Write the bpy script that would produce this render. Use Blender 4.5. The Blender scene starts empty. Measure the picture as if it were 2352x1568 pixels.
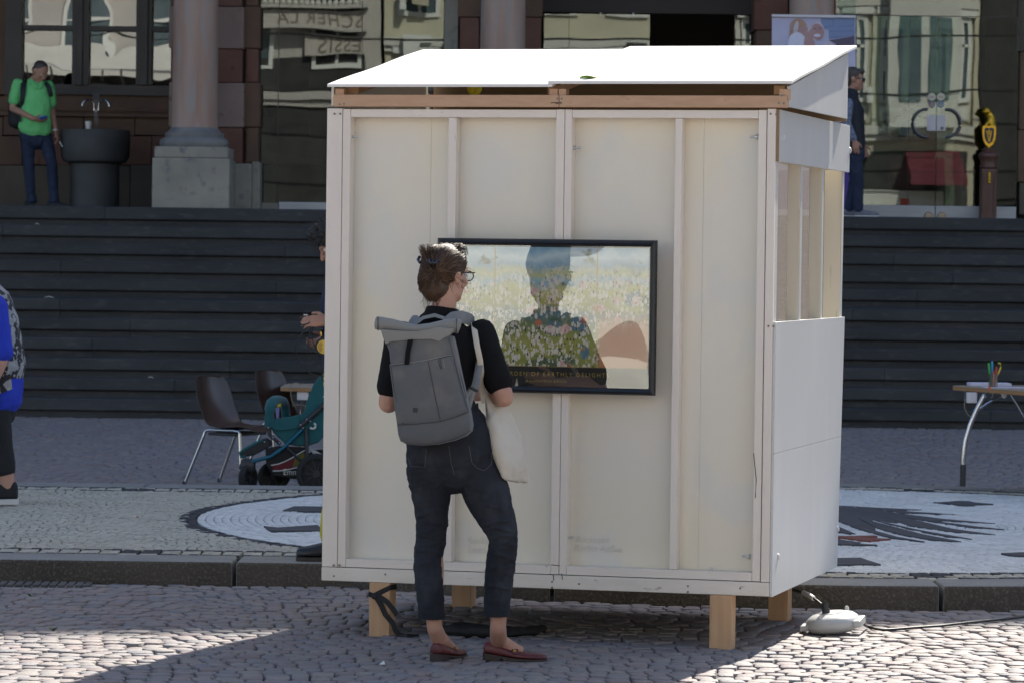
import bpy, math, random
import numpy as np
from mathutils import Vector, Matrix

random.seed(7); rng = np.random.default_rng(7)
R = math.radians
scene = bpy.context.scene
COL = scene.collection

# ------------------------------------------------------------------ camera
FPX, CX, CY = 8500.0, 1176.0, 784.0          # focal length and centre on a 2352 px wide frame
PITCH, ROLL = math.atan(193 / 8500), 0.013
EYE = Vector((0, 0, 1.575))
_F = Vector((0, math.cos(PITCH), -math.sin(PITCH)))
_U0 = Vector((0, math.sin(PITCH), math.cos(PITCH)))
_X = Vector((1, 0, 0))
CR = math.cos(ROLL) * _X + math.sin(ROLL) * _U0
CU = -math.sin(ROLL) * _X + math.cos(ROLL) * _U0
cam_d = bpy.data.cameras.new('camera'); cam = bpy.data.objects.new('camera', cam_d); COL.objects.link(cam)
M = Matrix((CR, CU, -_F)).transposed().to_4x4(); M.translation = EYE
cam.matrix_world = M
cam_d.sensor_width = 36; cam_d.lens = 36 * FPX / 2352
cam_d.clip_start = 0.5; cam_d.clip_end = 1500
cam_d.dof.use_dof = True; cam_d.dof.focus_distance = 15.0; cam_d.dof.aperture_fstop = 13
scene.camera = cam

# ------------------------------------------------------------------ light
SUN_EL, SUN_AZ = R(40), R(20.6)
world = bpy.data.worlds.new('World'); scene.world = world; world.use_nodes = True
nt = world.node_tree; bg = nt.nodes['Background']
sky = nt.nodes.new('ShaderNodeTexSky'); sky.sky_type = 'NISHITA'; sky.sun_disc = False
sky.sun_elevation = SUN_EL; sky.sun_rotation = SUN_AZ; sky.air_density = 1.0; sky.dust_density = 1.6
nt.links.new(sky.outputs[0], bg.inputs[0]); bg.inputs[1].default_value = 0.1
sd = bpy.data.lights.new('sun', 'SUN'); sd.energy = 4.6; sd.angle = R(0.5); sd.color = (1, .94, .84)
so = bpy.data.objects.new('sun', sd); COL.objects.link(so)
_sv = Vector((math.sin(SUN_AZ) * math.cos(SUN_EL), math.cos(SUN_AZ) * math.cos(SUN_EL), math.sin(SUN_EL)))
so.rotation_euler = _sv.to_track_quat('Z', 'Y').to_euler(); so.location = (8, 20, 40)
vs = scene.view_settings; vs.view_transform = 'Standard'; vs.look = 'None'; vs.gamma = 1; vs.use_curve_mapping = False
vs.exposure = 1.1
scene.cycles.max_bounces = 8; scene.cycles.transparent_max_bounces = 16

# ------------------------------------------------------------------ pixel helpers (2352 px frame -> world)
def ray(px, py): return _F + (px - CX) / FPX * CR - (py - CY) / FPX * CU
def at(px, py, Y):
    d = ray(px, py); return EYE + d * (Y / d.y)
def onz(px, py, z=0.0):
    d = ray(px, py); return EYE + d * ((z - EYE.z) / d.z)

# ------------------------------------------------------------------ materials
def _n(t, kind, x=0, y=0, **kw):
    n = t.nodes.new(kind); n.location = (x, y)
    for k, v in kw.items(): setattr(n, k, v)
    return n
def mat(name, c, c2=None, rough=.6, scale=6, stretch=(1, 1, 1), bump=0, bscale=80, bstretch=None, metal=0, spec=.5,
        detail=4, lo=.35, hi=.65, c3=None, s3=40, lo3=.62, hi3=.72, tint=None, coat=0, trans=0, sheen=0, sss=0, objvar=0):
    m = bpy.data.materials.new(name); m.use_nodes = True; t = m.node_tree
    b = t.nodes['Principled BSDF']
    b.inputs['Roughness'].default_value = rough; b.inputs['Metallic'].default_value = metal
    b.inputs['Specular IOR Level'].default_value = spec
    if coat: b.inputs['Coat Weight'].default_value = coat; b.inputs['Coat Roughness'].default_value = .15
    if trans: b.inputs['Transmission Weight'].default_value = trans
    if sheen: b.inputs['Sheen Weight'].default_value = sheen
    if sss:
        b.inputs['Subsurface Weight'].default_value = sss; b.inputs['Subsurface Radius'].default_value = (.012, .004, .002)
    tc = _n(t, 'ShaderNodeTexCoord')
    def noise(sc, st, det=detail):
        mp = _n(t, 'ShaderNodeMapping'); mp.inputs['Scale'].default_value = st
        t.links.new(tc.outputs['Object'], mp.inputs[0])
        n = _n(t, 'ShaderNodeTexNoise'); n.inputs['Scale'].default_value = sc; n.inputs['Detail'].default_value = det
        t.links.new(mp.outputs[0], n.inputs['Vector']); return n.outputs['Fac']
    def mix(fac, a, bcol):
        mx = _n(t, 'ShaderNodeMix', data_type='RGBA')
        if hasattr(fac, 'node'): t.links.new(fac, mx.inputs[0])
        else: mx.inputs[0].default_value = fac
        for s, v in ((6, a), (7, bcol)):
            if hasattr(v, 'node'): t.links.new(v, mx.inputs[s])
            else: mx.inputs[s].default_value = (*v, 1)
        return mx.outputs[2]
    def ramp(fac, lo, hi):
        r = _n(t, 'ShaderNodeMapRange'); r.inputs[1].default_value = lo; r.inputs[2].default_value = hi
        t.links.new(fac, r.inputs[0]); return r.outputs[0]
    col = c
    if c2: col = mix(ramp(noise(scale, stretch), lo, hi), c, c2)
    if c3: col = mix(ramp(noise(s3, stretch), lo3, hi3), col, c3)
    if tint:                                   # per-stone random shade stored on the mesh
        at_ = _n(t, 'ShaderNodeAttribute'); at_.attribute_name = 'tint'
        cr = _n(t, 'ShaderNodeValToRGB')
        el = cr.color_ramp.elements
        for i, (p, cc) in enumerate(tint):
            e = el[i] if i < 2 else el.new(p)
            e.position = p; e.color = (*cc, 1)
        t.links.new(at_.outputs['Fac'], cr.inputs[0])
        mm = _n(t, 'ShaderNodeMix', data_type='RGBA', blend_type='MULTIPLY'); mm.inputs[0].default_value = 1
        t.links.new(cr.outputs[0], mm.inputs[7])
        if hasattr(col, 'node'): t.links.new(col, mm.inputs[6])
        else: mm.inputs[6].default_value = (*col, 1)
        col = mm.outputs[2]
    if objvar:                                 # each separate piece a little lighter or darker than the next
        oi = _n(t, 'ShaderNodeObjectInfo'); mr = _n(t, 'ShaderNodeMapRange'); mr.inputs[3].default_value = 1 - objvar; mr.inputs[4].default_value = 1 + objvar
        t.links.new(oi.outputs['Random'], mr.inputs[0])
        hv = _n(t, 'ShaderNodeHueSaturation'); t.links.new(mr.outputs[0], hv.inputs['Value'])
        if hasattr(col, 'node'): t.links.new(col, hv.inputs['Color'])
        else: hv.inputs['Color'].default_value = (*col, 1)
        col = hv.outputs[0]
    if hasattr(col, 'node'): t.links.new(col, b.inputs['Base Color'])
    else: b.inputs['Base Color'].default_value = (*col, 1)
    if bump:
        bp = _n(t, 'ShaderNodeBump'); bp.inputs['Strength'].default_value = 1; bp.inputs['Distance'].default_value = bump
        t.links.new(noise(bscale, bstretch or stretch, 3), bp.inputs['Height']); t.links.new(bp.outputs[0], b.inputs['Normal'])
    return m
def glass(name, refl=.1, tint=(.6, .66, .66), bump=.0006, bscale=2.2, rough=0.0):
    m = bpy.data.materials.new(name); m.use_nodes = True; t = m.node_tree; t.nodes.remove(t.nodes['Principled BSDF'])
    out = t.nodes['Material Output']
    g = _n(t, 'ShaderNodeBsdfGlossy'); g.inputs['Roughness'].default_value = rough; g.inputs[0].default_value = (.92, .95, .9, 1)
    tr = _n(t, 'ShaderNodeBsdfTransparent'); tr.inputs[0].default_value = (*tint, 1)
    lw = _n(t, 'ShaderNodeLayerWeight'); pw5 = _n(t, 'ShaderNodeMath', operation='POWER'); pw5.inputs[1].default_value = 5
    t.links.new(lw.outputs['Facing'], pw5.inputs[0])
    ad = _n(t, 'ShaderNodeMath', operation='MULTIPLY_ADD'); ad.inputs[1].default_value = 1 - refl; ad.inputs[2].default_value = refl; ad.use_clamp = True
    t.links.new(pw5.outputs[0], ad.inputs[0])
    mx = _n(t, 'ShaderNodeMixShader'); t.links.new(ad.outputs[0], mx.inputs[0])
    t.links.new(tr.outputs[0], mx.inputs[1]); t.links.new(g.outputs[0], mx.inputs[2]); t.links.new(mx.outputs[0], out.inputs[0])
    if bump:
        tc = _n(t, 'ShaderNodeTexCoord'); n = _n(t, 'ShaderNodeTexNoise'); n.inputs['Scale'].default_value = bscale; n.inputs['Detail'].default_value = 1
        bp = _n(t, 'ShaderNodeBump'); bp.inputs['Distance'].default_value = bump; bp.inputs['Strength'].default_value = 1
        t.links.new(tc.outputs['Object'], n.inputs['Vector']); t.links.new(n.outputs['Fac'], bp.inputs['Height'])
        t.links.new(bp.outputs[0], g.inputs['Normal'])
    return m

# ------------------------------------------------------------------ mesh builder
class MB:
    def __init__(s): s.v = []; s.f = []
    def add(s, vs, fs):
        o = len(s.v); s.v.extend([tuple(p) for p in vs]); s.f.extend([tuple(i + o for i in f) for f in fs]); return s
    def box(s, x0, x1, y0, y1, z0, z1, M=None):
        vs = [Vector((x, y, z)) for z in (z0, z1) for y in (y0, y1) for x in (x0, x1)]
        if M is not None: vs = [M @ p for p in vs]
        return s.add(vs, [(0, 2, 3, 1), (4, 5, 7, 6), (0, 1, 5, 4), (2, 6, 7, 3), (0, 4, 6, 2), (1, 3, 7, 5)])
    def loft(s, rings, cap=True, close=True):
        n = len(rings[0]); vs = [p for r in rings for p in r]; fs = []
        for i in range(len(rings) - 1):
            for j in range(n if close else n - 1):
                k = (j + 1) % n; fs.append((i * n + j, i * n + k, (i + 1) * n + k, (i + 1) * n + j))
        if cap: fs.append(tuple(range(n))[::-1]); fs.append(tuple((len(rings) - 1) * n + j for j in range(n)))
        return s.add(vs, fs)
    def prism(s, poly, vec):
        vec = Vector(vec); a = [Vector(p) for p in poly]; return s.loft([a, [p + vec for p in a]])
    def tube(s, pts, r, n=8, flat=1.0, side=(0, 0, 1)):
        pts = [Vector(p) for p in pts]; rr = r if isinstance(r, (list, tuple)) else [r] * len(pts)
        rings = []
        for i, p in enumerate(pts):
            t = (pts[min(i + 1, len(pts) - 1)] - pts[max(i - 1, 0)]).normalized()
            sd_ = Vector(side) - t * t.dot(Vector(side))
            if sd_.length < 1e-3: sd_ = Vector((1, .3, .2)) - t * t.dot(Vector((1, .3, .2)))
            sd_.normalize(); q = t.cross(sd_)
            rings.append([p + sd_ * rr[i] * math.cos(a) + q * rr[i] * flat * math.sin(a) for a in [2 * math.pi * j / n for j in range(n)]])
        return s.loft(rings)
    def limb(s, pts, side=(1, 0, 0), n=14, round_=True):   # pts: (centre, r_side, r_other)
        C_ = [Vector(p[0]) for p in pts]; rings = []
        N = len(C_)
        for i in range(N):
            t = (C_[min(i + 1, N - 1)] - C_[max(i - 1, 0)]).normalized()
            sd_ = Vector(side) - t * t.dot(Vector(side)); sd_.normalize(); q = t.cross(sd_)
            rx = pts[i][1]; ry = pts[i][2] if len(pts[i]) > 2 else rx
            rg = lambda c, k: [c + sd_ * rx * k * math.cos(a) + q * ry * k * math.sin(a) for a in [2 * math.pi * j / n for j in range(n)]]
            m_ = min(rx, ry)
            if round_ and i == 0: rings += [rg(C_[i] - t * m_ * .75, .45), rg(C_[i] - t * m_ * .4, .85)]
            rings.append(rg(C_[i], 1))
            if round_ and i == N - 1: rings += [rg(C_[i] + t * m_ * .4, .85), rg(C_[i] + t * m_ * .75, .45)]
        return s.loft(rings)
    def ell(s, c, rx, ry, rz, M=None, n=14, m=9):
        c = Vector(c); rings = []
        for i in range(m + 1):
            a = math.pi * (i + .25) / (m + .5) ; z = -math.cos(a); k = math.sin(a)
            rg = [Vector((rx * k * math.cos(b), ry * k * math.sin(b), rz * z)) for b in [2 * math.pi * j / n for j in range(n)]]
            rings.append([(M @ p if M is not None else p) + c for p in rg])
        return s.loft(rings)
    def lathe(s, prof, c=(0, 0, 0), n=24, M=None):
        c = Vector(c); rings = []
        for r_, z in prof:
            rg = [Vector((r_ * math.cos(b), r_ * math.sin(b), z)) for b in [2 * math.pi * j / n for j in range(n)]]
            rings.append([(M @ p if M is not None else p) + c for p in rg])
        return s.loft(rings)
    def mesh(s, name, smooth=None):
        me = bpy.data.meshes.new(name); me.from_pydata(s.v, [], s.f)
        if smooth is not None:
            me.polygons.foreach_set('use_smooth', [True] * len(me.polygons)); me.set_sharp_from_angle(angle=R(smooth))
        return me

def link(name, me, m, parent=None, bevel=0, smooth=None):
    o = bpy.data.objects.new(name, me); COL.objects.link(o)
    if m is not None and len(me.materials) == 0: me.materials.append(m)
    if parent is not None: setpar(o, parent)
    if bevel:
        b = o.modifiers.new('bevel', 'BEVEL'); b.width = bevel; b.segments = 2; b.limit_method = 'ANGLE'; b.angle_limit = R(40)
    return o
ORIG = {}
def setpar(o, parent):
    o.parent = parent
    o.matrix_parent_inverse = Matrix.Translation(-ORIG.get(parent.name, Vector((0, 0, 0))))
def obj(name, mb, m, parent=None, bevel=0, smooth=None):
    return link(name, mb.mesh(name, smooth), m, parent, bevel)
def tag(o, label=None, cat=None, group=None, kind=None):
    if label: o['label'] = label
    if cat: o['category'] = cat
    if group: o['group'] = group
    if kind: o['kind'] = kind
    return o
def thing(name, label, cat, loc, group=None, kind=None):
    o = bpy.data.objects.new(name, None); COL.objects.link(o); o.location = loc; o.empty_display_size = .1
    ORIG[o.name] = Vector(loc)
    return tag(o, label, cat, group, kind)
def body(name, mb, m, parent, voxel=.006, smooth=4, disp=0, dsize=.05, factor=.5):
    o = link(name, mb.mesh(name), m, parent)
    r = o.modifiers.new('remesh', 'REMESH'); r.mode = 'VOXEL'; r.voxel_size = voxel; r.use_smooth_shade = True
    if smooth:
        s = o.modifiers.new('smooth', 'SMOOTH'); s.iterations = smooth; s.factor = factor
    if disp:
        tx = bpy.data.textures.new('folds', 'CLOUDS'); tx.noise_scale = dsize; tx.noise_depth = 1
        d = o.modifiers.new('folds', 'DISPLACE'); d.texture = tx; d.strength = disp; d.mid_level = .5; d.texture_coords = 'GLOBAL'
    return o
def text(name, body_, size, loc, rot, m, parent=None, extrude=.0008, align='LEFT', space=1.0, shear=0, sx=1.0):
    c = bpy.data.curves.new(name, 'FONT'); c.body = body_; c.size = size; c.extrude = extrude; c.align_x = align
    c.space_character = space; c.shear = shear; c.materials.append(m); c.resolution_u = 3
    tmp = bpy.data.objects.new(name, c); COL.objects.link(tmp)
    me = bpy.data.meshes.new_from_object(tmp.evaluated_get(bpy.context.evaluated_depsgraph_get())); bpy.data.objects.remove(tmp)
    me.name = name
    if not me.materials: me.materials.append(m)
    o = bpy.data.objects.new(name, me); COL.objects.link(o)
    o.location = loc; o.rotation_euler = rot; o.scale = (sx, 1, 1)
    if parent is not None: setpar(o, parent)
    o['kind'] = 'stuff'
    return o

# ------------------------------------------------------------------ stones, joined fast
_OCT = [(-1, -.62), (-.62, -1), (.62, -1), (1, -.62), (1, .62), (.62, 1), (-.62, 1), (-1, .62)]
def stone_np(S, simple=False, depth=.03, bev=.006):
    """S: rows x, y, angle, half_x, half_y, z_top, tint -> (verts, faces, tint per face)"""
    S = np.asarray(S, float); n = len(S)
    pts = np.array([(-1, -1), (1, -1), (1, 1), (-1, 1)] if simple else _OCT, float); k = len(pts)
    j = rng.uniform(.9, 1.06, (n, k, 1)); P = pts[None] * j * S[:, None, 3:5]
    ca, sa = np.cos(S[:, 2])[:, None], np.sin(S[:, 2])[:, None]
    def rot(Q): return Q[..., 0] * ca - Q[..., 1] * sa + S[:, :1], Q[..., 0] * sa + Q[..., 1] * ca + S[:, 1:2]
    tl = rng.normal(0, .012, (n, 2))
    inner = P * (1 - bev / np.minimum(S[:, 3], S[:, 4]))[:, None, None]
    V = []
    zt = S[:, 5:6] + inner[..., 0] * tl[:, :1] + inner[..., 1] * tl[:, 1:2]
    x, y = rot(inner); V.append(np.stack([x, y, zt], -1))
    x, y = rot(P); V.append(np.stack([x, y, zt - bev * .7], -1))
    x, y = rot(P * .97); V.append(np.stack([x, y, zt - depth], -1))
    V = np.concatenate(V, 1)
    F = []
    base = (np.arange(n) * 3 * k)[:, None]
    top = base + np.arange(k)[None]
    side = []
    for lv in range(2):
        for a in range(k):
            b = (a + 1) % k; side.append(np.concatenate([base + lv * k + b, base + lv * k + a, base + (lv + 1) * k + a, base + (lv + 1) * k + b], 1))
    side = np.stack(side, 1)
    return V.reshape(-1, 3), top, side.reshape(-1, 4), S[:, 6], 2 * k
def stones_mesh(name, S, simple=False, depth=.03, bev=.006):
    V, top, side, tint, ns = stone_np(S, simple, depth, bev)
    k = top.shape[1]; n = len(top)
    me = bpy.data.meshes.new(name)
    me.vertices.add(len(V)); me.vertices.foreach_set('co', V.ravel())
    loops = np.concatenate([top.ravel(), side.ravel()])
    tot = np.concatenate([np.full(n, k), np.full(len(side), 4)]); st = np.concatenate([[0], np.cumsum(tot)[:-1]])
    me.loops.add(len(loops)); me.loops.foreach_set('vertex_index', loops.astype(np.int32))
    me.polygons.add(len(tot)); me.polygons.foreach_set('loop_start', st.astype(np.int32))
    a = me.attributes.new('tint', 'FLOAT', 'FACE'); a.data.foreach_set('value', np.concatenate([tint, np.repeat(tint, ns)]).astype(np.float32))
    me.update(calc_edges=True); me.validate()
    return me
def lay_stones(ground, S, big_n, one, many, m, simple=False, depth=.03, bev=.006, nvar=10):
    """the big_n nearest stones in view become parts (sharing a few meshes), the rest one joined part"""
    S = np.asarray(S, float)
    inview = np.abs(S[:, 0] / S[:, 1]) < .142
    score = np.where(inview & (S[:, 1] > 13.3), S[:, 1], 1e6 + S[:, 1])
    order = np.argsort(score, kind='stable'); big, rest = S[order[:big_n]], S[order[big_n:]]
    hx, hy = float(np.mean(big[:, 3])), float(np.mean(big[:, 4]))
    vars_ = []
    for i in range(nvar if big_n else 0):
        me = stones_mesh(one, [[0, 0, 0, hx, hy, 0, (i + .5) / nvar]], simple, depth, bev); me.materials.append(m); vars_.append(me)
    for s in big:
        o = bpy.data.objects.new(one, vars_[int(min(.999, s[6]) * nvar)]); COL.objects.link(o)
        o.location = (s[0], s[1], s[5]); o.rotation_euler = (0, 0, s[2]); o.scale = (s[3] / hx, s[4] / hy, 1); o.parent = ground
    me = stones_mesh(many, rest, simple, depth, bev); o = link(many, me, m); o.parent = ground; o['kind'] = 'stuff'
    return o
# ================================================================== GROUND
m_sand = mat('joint_sand', (.075, .062, .05), (.13, .11, .09), rough=.95, scale=3, bump=.01, bscale=40)
m_cob = mat('cobble_stone', (.92, .92, .92), (1, 1, 1), rough=.72, scale=9, bump=.004, bscale=70, spec=.35,
            c3=(.72, .70, .68), s3=60, lo3=.55, hi3=.7,
            tint=[(0, (.255, .205, .20)), (.3, (.25, .228, .224)), (.55, (.295, .262, .242)), (.8, (.225, .218, .232)), (1, (.30, .24, .22))])
g = MB().add([(-300, -120, -.018), (300, -120, -.018), (300, 300, -.018), (-300, 300, -.018)], [(0, 1, 2, 3)])
square = tag(obj('cobbled_square', g, m_sand), kind='structure')
m_pave = mat('distant_paving', (.28, .245, .235), (.24, .222, .22), rough=.75, scale=.6, c3=(.10, .085, .078), s3=11, lo3=.55, hi3=.64, bump=.012, bscale=11)
pv = MB()
for (a, b, c, d) in ((-120, 120, -110, 12.15), (-120, -3.5, 12.15, 17.62), (3.7, 120, 12.15, 17.62), (-120, -8.5, 17.62, 35.2), (11, 120, 17.62, 35.2), (-8.5, -6.5, 23.45, 35.2), (7.5, 11, 23.45, 35.2)):
    pv.add([(a, c, -.004), (b, c, -.004), (b, d, -.004), (a, d, -.004)], [(0, 1, 2, 3)])
tag(obj('paving', pv, m_pave), kind='structure')

CC, RO = (1.6, 20.7), 3.9                       # the round medallion of the mosaic island
YF, YB = 17.6, 23.48
def in_island(x, y, off=0.0):
    return (YF + off < y < YB - off) or math.hypot(x - CC[0], y - CC[1]) < RO - off
S = []
T = 1.55
def arch(x): u = ((x / T) % 1) * 2 - 1; return .20 * (1 - u * u), -.20 * 2 * u * 2 / T
def pave(x0, x1, y0, y1, w, h, out, keep, amp=1.0, gap=.94):
    k = 0
    for r_ in range(int((y1 - y0) / h) + 4):
        x = x0 + random.uniform(0, w)
        while x < x1:
            wd = w * random.uniform(.8, 1.25)
            a, sl = arch(x + .1 * math.sin(r_ * .35)); y = y0 + r_ * h + a * amp - .2 + random.gauss(0, .004)
            if y0 <= y <= y1 and keep(x, y):
                out.append((x + wd / 2, y, math.atan(sl * amp) * .8 + random.gauss(0, .035), wd * .5 * gap * random.uniform(.93, 1.02), h * .5 * random.uniform(.955, 1.0),
                            random.gauss(0, .0022), random.random()))
            x += wd
pave(-3.4, 3.6, 12.2, 17.7, .082, .092, S, lambda x, y: not in_island(x, y, -.06))
lay_stones(square, S, 300, 'cobblestone', 'cobblestones', m_cob, depth=.045, bev=.0035)
S2 = []
pave(-6.5, 7.5, 23.3, 35.6, .098, .105, S2, lambda x, y: not in_island(x, y, -.05) and y < 35.55)
me = stones_mesh('cobblestones', S2, simple=True, depth=.03, bev=.01)
o = link('cobblestones', me, m_cob); o.parent = square; o['kind'] = 'stuff'

# ------------------------------------------------------------------ mosaic island
ZI = .108
m_grout = mat('mosaic_grout', (.07, .07, .06), (.10, .11, .07), rough=.95, scale=2)
m_mos = mat('mosaic_stone', (1, 1, 1), (.9, .9, .9), rough=.7, scale=4, bump=.002, bscale=90, spec=.3,
            tint=[(0, (.042, .048, .055)), (.2, (.055, .06, .068)), (.22, (.42, .395, .32)), (.45, (.53, .50, .42)), (.7, (.45, .42, .34)), (.72, (.62, .63, .61)), (1, (.74, .745, .73))])
m_inlay = mat('dark_basalt_inlay', (.045, .05, .06), (.06, .065, .075), rough=.75, scale=5, bump=.003, bscale=60)
m_redin = mat('red_stone_inlay', (.16, .05, .04), (.2, .07, .05), rough=.75, scale=8)
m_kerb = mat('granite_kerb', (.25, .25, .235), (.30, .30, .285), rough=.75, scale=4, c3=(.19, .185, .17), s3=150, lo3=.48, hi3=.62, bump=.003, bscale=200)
m_kerbf = mat('dark_kerb_face', (.10, .083, .066), (.072, .06, .048), rough=.9, scale=3, c3=(.15, .13, .105), s3=75, lo3=.5, hi3=.68, bump=.008, bscale=60)  # darker, browner colour for kerb faces turned toward the camera
def outline(off, front=True, x0=-8.5, x1=11, step=.05):
    y = (YF + off) if front else (YB - off); Rr = RO - off
    dx = math.sqrt(max(0, Rr * Rr - (y - CC[1]) ** 2)); pts = []
    x = x0
    while x < CC[0] - dx: pts.append((x, y)); x += step
    a0 = math.atan2(y - CC[1], -dx); a1 = math.atan2(y - CC[1], dx)
    if front:
        a0 = a0 + 2 * math.pi if a0 < 0 else a0; a1 = a1 + 2 * math.pi
    n = max(2, int(abs(a1 - a0) * Rr / step))
    for i in range(n + 1):
        a = a0 + (a1 - a0) * i / n; pts.append((CC[0] + Rr * math.cos(a), CC[1] + Rr * math.sin(a)))
    x = CC[0] + dx + step
    while x < x1: pts.append((x, y)); x += step
    return pts
KW = .36
fr, bk = outline(KW), outline(KW, False)
poly = fr[::4] + [fr[-1]] + (bk[::4] + [bk[-1]])[::-1]
island = tag(obj('mosaic_pavement', MB().prism([(x, y, -.1) for x, y in poly], (0, 0, .1 + ZI - .012)), m_grout), kind='structure')
def walk(off, front, w):
    p = outline(off, front, step=.02); out = []; d = 0; nxt = 0
    for i in range(1, len(p)):
        sx, sy = p[i][0] - p[i - 1][0], p[i][1] - p[i - 1][1]; L = math.hypot(sx, sy)
        d += L
        if d >= nxt: out.append((p[i][0], p[i][1], math.atan2(sy, sx), d)); nxt += w
    return out
kerbjoint_f = [-7.6, -5.5, -3.4, -1.31, .2, 1.97, 3.6, 5.6, 8]
for front in (True, False):
    po, pi = outline(0, front, step=.01), outline(KW, front, step=.01)
    js = [-8.5] + (kerbjoint_f if front else [-6.8, -4.6, -2.3, -.5, 1.3, 3.2, 5.2, 7.8]) + [11]
    for a, b in zip(js[:-1], js[1:]):
        A = [p for p in po if a + .004 < p[0] < b - .004]; B = [p for p in pi if a + .004 < p[0] < b - .004]
        if len(A) < 2 or len(B) < 2: continue
        thin = lambda q: [q[0]] + q[14:-14:14] + [q[-1]]
        q = thin(A) + thin(B)[::-1]
        if not front: q = q[::-1]
        zz = random.uniform(-.002, .002)
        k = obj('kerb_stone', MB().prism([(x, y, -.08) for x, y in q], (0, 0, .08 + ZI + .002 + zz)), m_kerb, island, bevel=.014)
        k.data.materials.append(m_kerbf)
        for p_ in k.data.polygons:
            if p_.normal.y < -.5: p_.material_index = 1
MS = []
def ms(x, y, a, hx, hy, t): MS.append((x, y, a, hx, hy, ZI + random.gauss(0, .0012), t))
dk = lambda: random.uniform(0, .19)
bg_ = lambda: random.uniform(.24, .69)
wh = lambda: random.uniform(.75, 1)
offs = [.402, .465, .51, .555, .6, .66]
for front in (True, False):
    for i, of in enumerate(offs):
        for x, y, a, d in walk(of, front, .05):
            if abs(x) > 5.2: continue
            d2 = d + (0 if front else .5)
            sq = (d2 % 1.32) < .2
            edge = i in (0, len(offs) - 1)
            t = (bg_() if sq and i == 0 else dk()) if edge else (dk() if sq else bg_())
            ms(x, y, a + random.gauss(0, .02), .0222, .037 if edge else .0205, t)
W_ = .05
def keepb(x, y):
    return YF + .685 < y < YB - .685 and math.hypot(x - CC[0], y - CC[1]) > 3.44 and -5.2 < x < 5.2
T = .95
BS = []
pave(-5.2, 1, YF + .5, YB - .5, W_, .05, BS, keepb, amp=.6, gap=.84)
T = 1.55
for s in BS: ms(s[0], s[1], s[2], s[3], s[4], bg_())
for r_ in np.arange(3.372, 3.43, .046):
    for k in range(int(2 * math.pi * r_ / .05)):
        a = k * .05 / r_ + r_ * 7; x, y = CC[0] + r_ * math.cos(a), CC[1] + r_ * math.sin(a)
        if YF + .685 < y < YB - .685 and -5 < x < 5: ms(x, y, a + math.pi / 2, .0232, .0215, dk())
for r_ in np.arange(.05, 3.35, .046):
    for k in range(int(2 * math.pi * r_ / .058)):
        a = k * .058 / r_ + r_ * 7; x, y = CC[0] + r_ * math.cos(a), CC[1] + r_ * math.sin(a)
        if x < 4.2 and in_island(x, y, .69): ms(x, y, a + math.pi / 2 + random.gauss(0, .02), .0262, .0212, wh())
lay_stones(island, MS, 300, 'mosaic_stone', 'mosaic_stones', m_mos, simple=True, depth=.014, bev=.002, nvar=24)
def c8(pts): return [((3300 + a / 2.9548) / 1.7415, (1900 + b / 2.9548) / 1.7415) for a, b in pts]
def c7(pts): return [((a / 1.5207) / 1.7415, (1700 + b / 1.5207) / 1.7415) for a, b in pts]
_i = 0
for pts, mm in [(c8(p), m_inlay) for p in (
        [(-600, 300), (0, 345), (400, 365), (780, 425), (1000, 500), (850, 560), (560, 520), (600, 640), (300, 590), (160, 530), (0, 480), (-500, 430)],
        [(300, 362), (1140, 402), (780, 415)], [(700, 402), (1570, 459), (900, 442)],
        [(750, 430), (1400, 510), (2010, 564), (1300, 532), (850, 480)], [(700, 480), (900, 482), (1500, 625), (2020, 697), (1500, 662), (1000, 592)],
        [(880, 482), (1750, 594), (2120, 634), (1700, 609)], [(560, 517), (1100, 638), (1740, 748), (1400, 710), (1000, 630)],
        [(400, 500), (650, 560), (1150, 690), (1610, 777), (1300, 762), (900, 695), (600, 610)], [(160, 532), (560, 640), (850, 720), (1180, 779), (800, 736), (400, 628)],
        [(-300, 560), (160, 600), (360, 687), (160, 662), (-300, 650)],
        [(-200, 770), (150, 745), (250, 765), (420, 787), (330, 800), (600, 812), (620, 819), (300, 814), (-100, 800)],
        [(1280, 315), (1450, 308), (1560, 297), (1700, 300), (1780, 318), (1990, 333), (1800, 341), (1660, 351), (1450, 330)],
        [(-200, 978), (420, 968), (510, 1000), (560, 1015), (660, 1046), (440, 1044), (-200, 1052)],
        [(2080, 915), (2300, 905), (2600, 900), (2600, 950), (2250, 941)])] + [
        (c8([(-200, 695), (250, 713), (580, 705), (620, 715), (380, 724), (780, 747), (560, 761), (540, 769), (430, 761), (200, 728)]), m_redin),
        (c7([(1720, 515), (1790, 490), (2050, 492), (2050, 520), (1850, 521), (1800, 517)]), m_inlay),
        (c7([(1605, 610), (1690, 619), (1930, 603), (1960, 628), (2050, 628), (2050, 636), (1650, 639)]), m_inlay)]:
    _i += 1
    zt = ZI + .003 + .0004 * _i
    obj('mosaic_inlay', MB().prism([onz(x, y, zt) for x, y in pts], (0, 0, -.012)), mm, island)

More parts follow.
